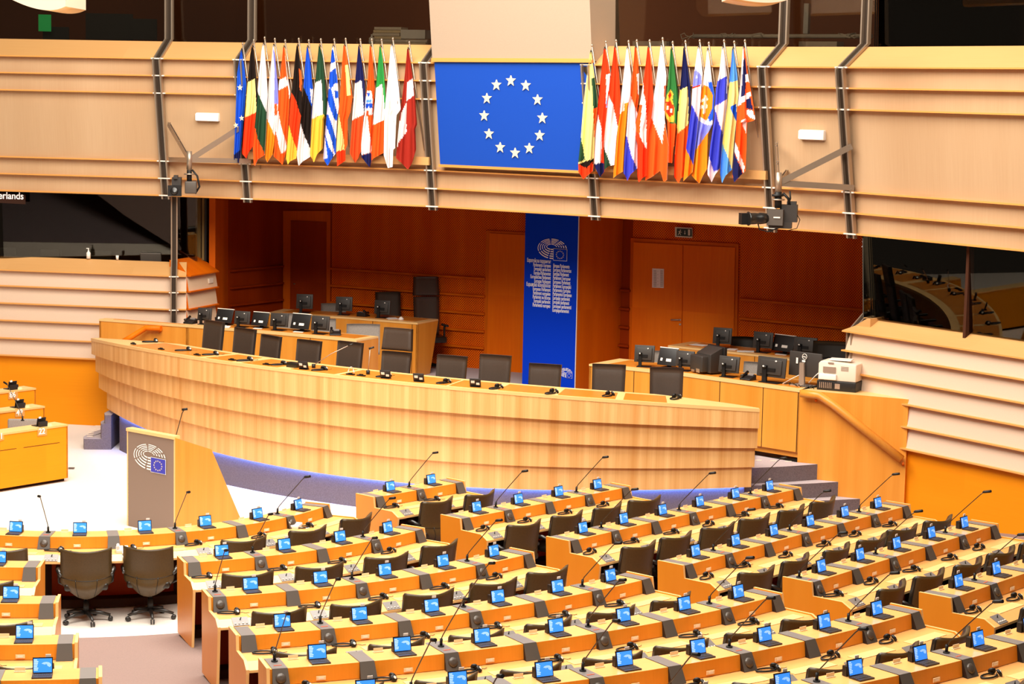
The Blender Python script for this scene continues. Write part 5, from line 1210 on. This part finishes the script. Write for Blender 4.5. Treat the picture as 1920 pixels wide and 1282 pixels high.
# grey mesh chairs
def mesh_chair(nm, w_, mat='mesh_grey'):
    r = empty(nm, (0, 0, 0), 0, None, 'chair', 'low backed chairs on the stage')
    m = MB(); n = 8
    for s in (0, 1):
        for v in range(n+1):
            for u in range(n+1):
                uu = -1+2*u/n; m.v.append((uu*w_/2, -.2+.06*uu*uu-.06*v/n-(.03 if s else 0), .55+.5*v/n))
    o = (n+1)**2
    for v in range(n):
        for u in range(n): a = v*(n+1)+u; m.face([a, a+n+1, a+n+2, a+1], None, 0, True); b = a+o; m.face([b, b+1, b+n+2, b+n+1], None, 0, True)
    for v in range(n):
        for u in (0, n): a = v*(n+1)+u; m.face([a, a+o, a+n+1+o, a+n+1], None, 0)
    for u in range(n):
        for v in (0, n): a = v*(n+1)+u; m.face([a, a+1, a+1+o, a+o], None, 0)
    m.build('backrest', mat, r); m = MB(); m.box((0, .05, .48), (.48, .46, .06)); m.build('seat', 'black', r, .015)
    m = MB(); m.tube([(w_*.48, -.2, .72), (w_*.52, .05, .74), (w_*.5, .15, .7)], .018, 6); m.build('armrest', 'black_gloss', r)
    m = MB(); m.cyl((0, 0, .05), (0, 0, .46), .03, 8); m.cyl((0, 0, 0), (0, 0, .05), .25, 12); m.build('column', 'black', r); return r
MC = mesh_chair('mesh_chair', .56); MCD = mesh_chair('mesh_chair', .56, 'leather_side')
for (x, y, Y, zt, sc_, rot, pr, lb) in ((681, 610, 38.0, 1.05, 1.1, 3.2, MC, 'grey ribbed chair back at the right end of the left side desk'),
        (607, 600, 38.9, 1.05, .8, 3.2, MC, 'grey ribbed chair back half hidden behind the monitors of the left side desk'),
        (540, 590, 39.6, 1.05, .8, 3.2, MC, 'grey ribbed chair back between monitors of the left side desk'),
        (625, 571, 41.6, 1.05, .9, 3.2, MC, 'grey ribbed chair back behind the middle monitor of the rear left desk'),
        (1408, 682, 34.2, 1.05, .9, 2.5, MC, 'grey ribbed chair turned sideways behind the right side desk'),
        (1237, 661, 35.6, 1.05, .7, 2.9, MC, 'grey ribbed chair back behind the leftmost monitor of the right side desk'),
        (1396, 634, 36.9, 1.05, .9, 3.0, MCD, 'dark chair back between the left monitors of the rear right desk'),
        (1563, 643, 35.0, 1.05, 1.3, 2.9, MCD, 'wide dark chair back at the right end of the rear right desk'),
        (392, 597, 39.7, 1.05, .8, 3.1, MCD, 'dark chair back behind the leftmost monitor of the left side desk')):
    P = at_y(x, y, Y); put(pr, (P[0], P[1], ST), rot, lb, scale=(sc_, 1, (P[2]-ST)/zt))

# ================================================================== MONITORS
def mon_a():
    r = empty('monitor', (0, 0, 0), 0, None, 'monitor', 'monitors on the stage desks')     # back faces -y (camera)
    m = MB(); m.box((0, .02, .235), (.33, .03, .30), rx=-.12); m.box((0, .0, .235), (.25, .035, .22), rx=-.12); m.build('screen_case', 'monitor_body', r, .006)
    m = MB(); m.box((0, .035, .235), (.31, .006, .28), rx=-.12); m.build('screen', 'plastic_black', r)
    m = MB(); m.box((-.06, -.035, .13), (.05, .04, .26)); m.box((0, -.02, .2), (.12, .03, .05)); m.lathe((-.06, -.055, .24), [(.028, 0), (.024, .015), (.0, .02)], 12, axis=(0, -1, .3)); m.build('stand', 'black', r)
    m = MB(); m.box((0, .0, .008), (.22, .18, .016)); m.build('foot', 'black', r)
    m = MB(); m.cyl((.06, -.004, .335), (.06, -.016, .335), .011, 10); m.cyl((-.06, -.077, .252), (-.06, -.08, .252), .012, 8); m.build('white_dot', 'white', r)
    return r
def mon_b():
    r = empty('flat_monitor', (0, 0, 0), 0, None, 'monitor', 'flat tilted monitors on the stage desks')
    m = MB(); m.box((0, 0, .20), (.33, .022, .30), rx=-.30); m.build('screen_case', 'plastic_black', r, .004)
    m = MB(); m.box((0, .0+.052, .352), (.335, .03, .014), rx=-.3); m.build('top_edge', 'bracket', r)
    m = MB(); m.box((.03, -.030, .15), (.09, .003, .05), rx=-.3); m.box((-.10, -.028, .155), (.035, .003, .05), rx=-.3); m.build('label', 'white', r)
    m = MB(); m.box((0, .03, .012), (.2, .2, .02)); m.box((0, .05, .09), (.06, .03, .16)); m.build('foot', 'black', r)
    m = MB(); m.box((.02, -.10, .006), (.16, .12, .008), .3); m.build('papers', 'white', r)
    return r
MA, MBm = mon_a(), mon_b()
def on_desk(px, A, B, back, zz=None):
    """point on the worktop: along the ray column px at distance 'back' behind the front edge"""
    p = on_plane(px, 600, A, B, -back); zz = ZLD if any(A is q for q in (L0, Lx, L1)) else DZ; return np.array([p[0], p[1], zz])
DL = [(L0, Lx), (Lx, L1), (L1, L2)]; 
def seg_for(px, segs, xs):
    for s, x in zip(segs, xs):
        if px < x: return s
    return segs[-1]
def put_mon(pr, px, ytop, width_px, segs, xs, back, label, rot=0):
    A, B = seg_for(px, segs, xs); P = on_desk(px, A, B, back); t = (B-A)/np.hypot(*(B-A)); an = math.atan2(t[1], t[0])+rot
    ztop = at_y(px, ytop, P[1])[2]; base = .39 if pr is MA else .36; sz = (ztop-P[2])/base; wx = width_px*P[1]/FPX/.33/max(.6, abs(math.cos(an+.1)))
    put(pr, tuple(P), an, label, scale=(wx, 1, sz))
xsL = [345, 500, 700]
for i, (px, yt, w_) in enumerate(((383, 577, 28), (453.5, 583, 31), (523, 587, 36), (600, 592, 36))):
    put_mon(MA, px, yt, w_, DL, xsL, .30, 'dark monitor seen from behind, %s pole-standed one from the left on the left side desk' % ORD[i], .12)
for i, (px, yt, w_) in enumerate(((421, 579, 34), (488, 585, 33), (564, 588, 38))):
    put_mon(MBm, px, yt, w_, DL, xsL, .42, 'flat tilted monitor with white labels, %s from the left on the left side desk' % ORD[i], .0)
for i, (px, yt, w_) in enumerate(((570.5, 551, 32), (644.5, 556, 32), (716, 562.5, 31))):
    put_mon(MA, px, yt, w_, [(B0, B1), (B1, B2)], [645, 800], .28, 'dark monitor seen from behind, %s from the left on the rear left desk' % ORD[i], .15)
RS = [(F0_, F05), (F05, F1_), (F1_, F2_)]; xr = [1280, 1500, 1800]
for i, (px, yt, w_, bk2) in enumerate(((1210, 647, 38, .30), (1286, 657.5, 34, .30), (1369, 667.5, 38, .28), (1449, 669, 52, .28))):
    put_mon(MA, px, yt, w_, RS, xr, bk2, 'dark monitor seen from behind, %s pole-standed one from the left on the right side desk' % ORD[i], (.35, .25, .15, .05)[i])
put_mon(MBm, 1254.5, 652, 35, RS, xr, .42, 'flat tilted monitor with white labels near the left end of the right side desk')
xc = [1415, 1700]; CSg = [(C0, C1), (C1, C2)]
for i, (px, yt, w_) in enumerate(((1355, 614, 35), (1431.5, 622, 36), (1511, 632, 42))):
    put_mon(MA, px, yt, w_, CSg, xc, .28, 'dark monitor seen from behind, %s pole-standed one on the rear right desk' % ORD[i], .2)
put_mon(MBm, 1471, 628, 38, CSg, xc, .42, 'flat tilted monitor with white label in the middle of the rear right desk')
# bulky old screen
A, B = F05, F1_; P = on_desk(1330, A, B, .40); t = (B-A)/np.hypot(*(B-A)); an = math.atan2(t[1], t[0])
r = empty('tube_monitor', P, an-.35, 'bulky black tube monitor on the right side desk', 'monitor')
m = MB(); m.prism([(-.20, -.22, .04), (.16, -.22, .04), (.16, -.22, .30), (-.20, -.22, .30)], (.0, .16, 0)); m.v = m.v[:]; m.build('rear_housing', 'monitor_body', r, .02)
m = MB(); m.prism([(-.19, -.10, .03), (-.19, -.10, .33), (-.24, .16, .43), (-.24, .16, .02)], (.42, 0, 0)); m.build('body', 'monitor_body', r, .01)
m = MB(); m.box((-.03, .19, .225), (.50, .06, .42)); m.build('front_bezel', 'plastic_black', r, .01)
m = MB(); m.box((-.09, -.225, .045), (.09, .01, .035)); m.box((.06, -.225, .06), (.1, .01, .06)); m.build('socket_plate', 'steel', r)
# large flat monitor with silver stand
P = on_desk(1510, F05, F1_, .42); r = empty('large_monitor', P, an, 'large black monitor with silver stand and round white badge, beside the printer', 'monitor')
m = MB(); m.box((0, .05, .33), (.60, .035, .38), rx=-.05); m.build('screen_case', 'monitor_body', r, .01)
m = MB(); m.prism([(-.06, -.03, .0), (.04, -.03, .0), (.02, -.03, .36), (-.06, -.03, .36)], (0, .035, 0)); m.box((0, .0, .008), (.34, .24, .016)); m.build('stand', 'silver', r)
m = MB(); m.tube([(.0+.042*math.cos(a), .018, .455+.042*math.sin(a)) for a in np.linspace(0, 2*PI, 25)], .005, 6, caps=False); o = m.build('badge', 'white', r); m = MB(); m.box((-.14, .020, .38), (.035, .004, .09)); m.box((-.01, .012, .385), (.06, .004, .03)); m.build('label', 'tab_white', r)
o = text('badge_text', 'D∃LL', .030, 'white', None, (1, 0, 0), (0, 0, 1), (-.032, .014, .443), sx=.9); o.parent = r
m = MB()
for k in range(9):
    a = k*.7; m.tube([(-.26+.06*k, -.12+.05*math.sin(a), .01), (-.22+.06*k, -.08+.06*math.cos(a*1.3), .03), (-.16+.06*k, -.14+.04*math.sin(a*2), .01)], .007, 5)
m.build('cable_tangle', 'leather_side', r)
m = MB(); m.tube([(-.30, -.12, .01), (-.18, -.03, .10), (-.08, .0, .16)], .006, 5); m.tube([(.12, -.02, .06), (.25, -.05, .18), (.34, -.05, .26)], .007, 5); m.build('white_cable', 'white', r)
# printer on a black box
P = on_desk(1580, F1_, F2_, .40); t = (F2_-F1_)/np.hypot(*(F2_-F1_)); an2 = math.atan2(t[1], t[0])
r = empty('equipment_box', P, an2, 'flat black computer case under the printer', 'computer'); m = MB(); m.box((0, 0, .075), (.62, .40, .15)); m.build('case', 'plastic_black', r, .01)
m = MB()
for k in range(7): m.box((-.26+.03*k, -.203, .08), (.012, .006, .09))
m.build('vents', 'silver', r); m = MB(); m.box((.02, -.203, .075), (.08, .006, .08)); m.build('label', 'silver', r)
r = empty('printer', P+[.0, 0, .15], an2, 'cream laser printer standing on a black case at the right end of the side desk', 'printer')
m = MB(); m.prism([(-.30, -.18, 0), (.30, -.18, 0), (.30, -.18, .27), (-.26, -.18, .30), (-.30, -.18, .26)], (0, .38, 0)); m.build('body', 'beige_plastic', r, .015)
m = MB(); m.box((-.12, -.19, .17), (.20, .012, .09)); m.box((-.10, -.185, .275), (.09, .012, .02)); m.build('output_slot', 'silver', r); m = MB(); m.box((-.14, -.20, .06), (.28, .04, .09)); m.build('tray', 'white', r, .01)
m = MB()
for k in range(5): m.box((.12, -.183, .17+.015*k), (.12, .004, .005))
m.build('grille', 'silver', r); m = MB(); m.box((0, .02, .315), (.34, .2, .02), .1); m.build('papers_on_top', 'white', r)

# desk telephones on the stage
def phone():
    r = empty('desk_telephone', (0, 0, 0), 0, None, 'telephone', 'black telephones on the stage desks')
    m = MB(); m.prism([(-.10, -.09, 0), (-.10, .09, 0), (-.10, .09, .09), (-.10, -.09, .03)], (.20, 0, 0)); m.build('phone_body', 'plastic_black', r, .008)
    m = MB(); m.box((.02, .05, .085), (.10, .05, .012), rx=.5); m.build('display', 'grey_light', r)
    m = MB(); m.tube([(-.07, -.08, .07), (-.07, 0, .085), (-.07, .09, .12)], [.024, .016, .024], 8); m.build('handset', 'black_gloss', r); return r
PH = phone()
for (px, py, lb, segs, xs, bkk, rr) in ((357, 604, 'black desk telephone at the left end of the left side desk', DL, xsL, .25, 0), (629, 618, 'black desk telephone with raised handset right of the left side desk monitors', DL, xsL, .35, .6),
        (681, 590, 'black desk telephone between the monitors of the rear left desk', [(B0, B1), (B1, B2)], [645, 800], .3, 3.1), (1406, 706, 'black desk telephone between two monitors of the right side desk', RS, xr, .25, 0), (1547, 668, 'black desk telephone behind the printer on the rear right desk', CSg, xc, .3, .3)):
    A, B = seg_for(px, segs, xs); P = on_desk(px, A, B, bkk); t = (B-A)/np.hypot(*(B-A)); put(PH, tuple(P), math.atan2(t[1], t[0])+rr, lb)
# sheets of paper on the stage desks
for i, (px, segs, xs, bkk, lb) in enumerate(((420, DL, xsL, .15, 'sheet of white paper before the first flat monitor of the left side desk'), (735, [(B0, B1), (B1, B2)], [645, 800], .3, 'sheet of white paper on the rear left desk beside the right monitor'), (752, [(B0, B1), (B1, B2)], [645, 800], .22, 'crumpled white paper near the right end of the rear left desk'), (1313, CSg, xc, .4, 'sheet of white paper at the left end of the rear right desk'), (1368, CSg, xc, .25, 'sheet of white paper right of the first monitor, rear right desk'), (1400, CSg, xc, .2, 'sheet of white paper left of the second monitor, rear right desk'))):
    A, B = seg_for(px, segs, xs); P = on_desk(px, A, B, bkk); m = MB(); m.box((P[0], P[1], P[2]+.007), (.22, .30, .004), .3*i)
    if i == 2: m = MB(); m.lathe((P[0], P[1], P[2]+.004), [(.06, 0), (.05, .03), (.01, .06)], 7)
    tag(m.build('paper_sheet', 'paper'), lb, 'paper', 'papers on the stage desks')

# items along the presidency desk
def on_rost(px, py): 
    Q = circ(px, py, 11.0, RC); t = math.atan2(Q[0]-RC[0], RC[1]-Q[1]); z = lz(4, t); P = at_z(px, py, z+.01); rr = math.hypot(P[0]-RC[0], P[1]-RC[1]); rr = min(max(rr, 10.5), 11.12); t = math.atan2(P[0]-RC[0], RC[1]-P[1]); return (*rp(t, rr), lz(4, t)+.005), t
RH = 0
for i, (px, py) in enumerate(((283, 638), (345, 657), (396, 665), (460, 676), (524, 684), (600, 694), (720, 706), (832, 718), (930, 728), (1034, 737), (1140, 742), (1266, 747))):
    P, t = on_rost(px, py); put(HEAD, P, t+1.2, 'black headphones lying on the presidency desk, %s pair from the left' % ORD[i], scale=(1.15, 1.15, 1.2))
def tab():
    r = empty('desk_screen', (0, 0, 0), 0, None, 'screen', 'small tilted screens on the presidency desk')
    m = MB(); m.box((0, 0, .07), (.17, .02, .14), rx=.35); m.build('case', 'plastic_black', r, .004)
    m = MB(); m.box((-.035, -.022, .085), (.055, .003, .04), rx=.35); m.box((.045, -.03, .06), (.05, .003, .035), rx=.35); m.build('label', 'white', r)
    m = MB(); m.box((0, .03, .006), (.14, .10, .012)); m.build('foot', 'black', r); return r
TB = tab()
for i, (px, py) in enumerate(((566, 693), (716, 711), (780, 717), (887, 727))):
    P, t = on_rost(px, py); put(TB, P, t+.15, 'small tilted black screen with white labels on the presidency desk, %s from the left' % ORD[i])
for i, (px, py) in enumerate(((250, 646), (302, 656), (364, 667), (432, 676), (500, 684), (655, 703), (676, 705))):
    P, t = on_rost(px, py); m = MB(); m.box((P[0], P[1], P[2]+.012), (.14, .05, .024), t); m.box((P[0], P[1], P[2]+.03), (.06, .03, .014), t); tag(m.build('microphone_base', 'black'), 'flat black control unit on the presidency desk, %s from the left' % ORD[i], 'control unit', 'black control units on the presidency desk')
P, t = on_rost(551, 688); m = MB(); m.box((P[0], P[1], P[2]+.04), (.22, .12, .08), t); tag(m.build('wooden_box', 'leather_side', None, .006), 'small dark brown box on the presidency desk beside the first tilted screen', 'box')
P, t = on_rost(652, 700); m = MB(); m.tube([(P[0]+.10*k/10-.0, P[1]+.03*math.sin(k), P[2]+.02+.09*math.sin(k/10*PI)) for k in range(11)], .007, 6); tag(m.build('white_cable', 'white'), 'white cable looping on the presidency desk left of the tall chair', 'cable')
for i, (b_, t_, lb) in enumerate((((588, 690), (655, 647), 'thin microphone on the presidency desk leaning right across the fifth chair'), ((690, 702), (694, 653), 'thin upright microphone on the presidency desk left of the tall chair'))):
    P, t = on_rost(*b_); P = np.array(P); Q = dnp(P, *t_); r = empty('gooseneck_microphone', P, 0, lb, 'microphone', 'microphones on the presidency desk')
    m = MB(); m.tube([P+[0, 0, .05], P+(Q-P)*.5+[0, 0, .05 if i == 0 else 0], Q], .007, 6); move_to(m.build('gooseneck', 'silver'), r)
    m = MB(); m.tube([Q-[.02, 0, .005], Q+[.06, 0, .02]], .015, 8); move_to(m.build('microphone_head', 'plastic_black'), r); m = MB(); m.cyl(P, P+[0, 0, .07], .03, 10); move_to(m.build('base', 'black'), r)
# lectern microphone
q = K(WK*.62, .35, TZ-.14); Q = dnp(np.array(q), 345, 768); m = MB(); r = empty('gooseneck_microphone', q, 0, 'long thin microphone rising from the lectern', 'microphone')
m.tube([q, np.array(q)+(Q-np.array(q))*.8+[0, 0, .04], Q], .007, 6); move_to(m.build('gooseneck', 'leather_side'), r); m = MB(); m.tube([Q-[.03, 0, .0], Q+[.05, 0, .012]], .018, 8); move_to(m.build('microphone_head', 'black'), r)
m = MB(); P = at_z(134, 877, .02); m.box(P, (.10, .06, .012)); tag(m.build('floor_socket', 'grey_dark'), 'small dark socket cover on the pale floor right of the numbered desk', 'floor socket')

# ================================================================== BOOTH CONTENTS
def behind(px, py, A, B, d): return on_plane(px, py, A, B, -d)
G1, G2 = WP[4]-(WP[4]-WP[3])*1.0, WP[4]
for i, (x0, x1, y, h, n_) in enumerate(((703, 757, 76, .05, 6), (753, 806, 79, .05, 2))):
    for k in range(n_):
        P = behind((x0+x1)/2, y, G1, G2, .8); z = 7.27+.055*k; t = (G2-G1)/np.hypot(*(G2-G1)); m = MB(); m.box((P[0]+.015*((k*7) % 3), P[1], z+.025), ((x1-x0)*.0098, .32, .048), math.atan2(t[1], t[0]))
        tag(m.build('binder', 'cream_plate' if k % 2 == 0 else 'beige_plastic'), 'cream folder in the %s stack behind the gallery window, %s from the bottom' % (('tall', 'low')[i], ORD[k]), 'folder', 'folders stacked behind the gallery window')
P = behind(780, 62, G1, G2, .8); m = MB(); m.box((P[0], P[1], 7.27+.11+.09), (.48, .3, .16), -.35); tag(m.build('cardboard_box', 'white'), 'white box on the low stack of folders behind the gallery window', 'box')
m = MB(); P = behind(697, 74, G1, G2, .6); m.lathe((P[0], P[1], 7.27), [(.05, 0), (.05, .12), (.015, .15), (.015, .19)], 12); tag(m.build('sanitizer_bottle', 'white'), 'white pump bottle beside the tall stack of folders in the gallery window', 'bottle')
m = MB(); P = behind(84, 43, WP[1], WP[2], 1.2); m.box(P, (.24, .02, .32), .2); tag(m.build('green_screen_monitor', 'green_screen'), 'small bright green screen inside the left gallery booth', 'screen')
for i, (px, py, A, B, w_, h_, lb) in enumerate(((205, 50, WP[1], WP[2], .9, .5, 'dark wide monitor in the left gallery booth'), (270, 55, WP[1], WP[2], .5, .4, 'dark monitor nearest the strut in the left gallery booth'), (105, 65, WP[1], WP[2], .5, .3, 'dark chair back beside the green screen in the gallery booth'))):
    P = behind(px, py, A, B, 1.5); m = MB(); m.box(P, (w_, .05, h_), .1); tag(m.build('booth_monitor', 'black'), lb, 'monitor', 'dark equipment in the gallery booths')
for i, (px, py, A, B, lb) in enumerate(((1540, 75, WP[6], WP[7], 'pale flat box on the sill of the gallery window behind the right lamp bay'), (1225, 78, WP[5], WP[6], 'pale flat tray on the gallery sill above the right flags'))):
    P = behind(px, py, A, B, .55); m = MB(); m.box((P[0], P[1], 7.32), (.66, .25, .09), -.6); tag(m.build('flat_box', 'beige_plastic'), lb, 'box')
m = MB(); a = behind(1300, 68, WP[5], WP[6], .9); b = behind(1635, 68, WP[6], WP[7], .9); m.cyl(a, b, .035); tag(m.build('pipe', 'beige_plastic'), 'long pale pipe along the right gallery window', 'pipe')
random.seed(9)
for i, px in enumerate((1290, 1365, 1420, 1590, 1610, 1665)):
    A, B = (WP[5], WP[6]) if px < 1450 else ((WP[6], WP[7]) if px < 1600 else (WP[7], WP[8])); m = MB()
    pts = [behind(px+14*math.sin(k*.9+i)+random.uniform(-5, 5), 74-abs(12*math.sin(k*.8+i*2)), A, B, .6+.02*k) for k in range(9)]; m.tube(pts, .008, 6); tag(m.build('cable', 'beige_plastic'), 'loose pale cable behind the gallery window, %s from the left' % ORD[i], 'cable', 'loose cables behind the right gallery windows')
P = behind(1513, 35, WP[6], WP[7], 1.0); m = MB(); m.box(P, (.08, .1, .48), -.5); tag(m.build('white_device', 'white'), 'upright white device behind the gallery window above the right lamp', 'device')
P = behind(1890, 70, WP[7], WP[8], .5); m = MB(); m.lathe((P[0], P[1], 7.28), [(.035, 0), (.035, .10), (.012, .13), (.012, .17)], 12); m.box((P[0]-.02, P[1], 7.46), (.06, .02, .02)); tag(m.build('sanitizer_bottle', 'white'), 'white pump bottle on the sill of the far right gallery window', 'bottle')
for i, px in enumerate((1690, 1765, 1830)):
    P = behind(px, 76, WP[7], WP[8], .8); m = MB(); m.box((P[0], P[1], 7.34), (.36, .04, .16), -.95, rx=-.3); tag(m.build('booth_console', 'grey_dark'), 'small dark console on the far right gallery sill, %s from the left' % ORD[i], 'console', 'dark consoles behind the far right gallery window')
# lower booths
def lb_item(px, py, A, B, d): return behind(px, py, A, B, d)
for i, (px, A, B, lb) in enumerate(((12, A_L[0], A_L[1], 'dark interpreter chair back at the left edge of the left booth'), (95, A_L[1], A_L[2], 'dark interpreter chair back left of the bottle in the left booth'), (190, A_L[1], A_L[2], 'dark interpreter chair back right of the bottle in the left booth'), (283, A_L[1], A_L[2], 'dark interpreter chair back near the strut of the left booth'), (1700, A_R[1], A_R[2], 'dark interpreter chair back left of the bottle in the right booth'), (1782, A_R[1], A_R[2], 'dark interpreter chair back right of the bottle in the right booth'))):
    w_ = .40; P = lb_item(px, 487 if px < 900 else 601+.12*(px-1640), A, B, .75); m = MB(); m.box((P[0], P[1], 3.13), (w_, .04, .30), 0 if px < 900 else -.95, rx=.25); tag(m.build('interpreter_chair', 'grey_dark', None, .015), lb, 'chair', 'interpreter chairs in the booths')
def bottle(P, lb, s=1):
    r = empty('sanitizer_bottle', P, 0, lb, 'bottle'); m = MB(); m.lathe((0, 0, 0), [(.04*s, 0), (.04*s, .11*s), (.014*s, .14*s), (.014*s, .16*s)], 12); m.build('bottle_body', 'white', r); m = MB(); m.cyl((0, 0, .16*s), (0, 0, .19*s), .01*s, 8); m.box((-.015*s, 0, .195*s), (.05*s, .015*s, .014*s)); m.build('pump', 'white', r)
P = lb_item(166, 490, A_L[1], A_L[2], .30); bottle((P[0], P[1], 3.16), 'white pump bottle on the sill of the left booth')
P = lb_item(1735, 612, A_R[1], A_R[2], .30); bottle((P[0], P[1], 3.16), 'white pump bottle on the sill of the right booth', 1.2)
P = lb_item(220, 490, A_L[1], A_L[2], .30); m = MB(); m.lathe((P[0], P[1], 3.155), [(.022, 0), (.03, .085)], 12); tag(m.build('paper_cup', 'white'), 'white paper cup on the sill of the left booth', 'cup')
P = lb_item(1870, 632, A_R[1], A_R[2], .30); m = MB(); m.lathe((P[0], P[1], 3.155), [(.035, 0), (.035, .15), (.015, .19), (.015, .21)], 12); tag(m.build('water_bottle', 'grey_light'), 'clear water bottle on the sill of the right booth', 'bottle')
# door of the right booth seen through the glass
P = at_z(1739, 605, 3.1); 
# hanging pale acoustic shells at the top edge of the view
for (x0, x1, y0, lb, Y) in ((28, 134, 20, 'curved pale hanging ceiling shell at the top left', 30), (1366, 1470, 7, 'curved pale hanging ceiling shell at the top right', 30)):
    a = at_y(x0, -2, Y); b = at_y(x1, 14 if x0 < 900 else 2, Y); c = at_y((x0+x1)/2+8, y0, Y); m = MB(); n = 12
    for s in (0, 1):
        for k in range(n+1):
            u = k/n; p = a*(1-u)**2+2*(c*2-(a+b)/2)*u*(1-u)+b*u*u; 
            m.v.append((p[0], p[1]-.4+s*1.4, p[2]+s*.0)); m.v.append((p[0], p[1]-.4+s*1.4, max(p[2]+.03, 8.2)))
    for k in range(n):
        q = 2*k; o_ = 2*(n+1); m.face([q, q+2, q+3, q+1]); m.face([q+o_, q+1+o_, q+3+o_, q+2+o_]); m.face([q, q+o_, q+2+o_, q+2], None, 1, True); m.face([q+1, q+3, q+3+o_, q+1+o_])
    m.face([0, 1, 1+o_, o_]); e_ = 2*n; m.face([e_, e_+o_, e_+1+o_, e_+1])
    tag(m.build('ceiling_shell', ['panel_cream', 'wood_edge']), lb, 'ceiling panel', 'hanging ceiling shells')
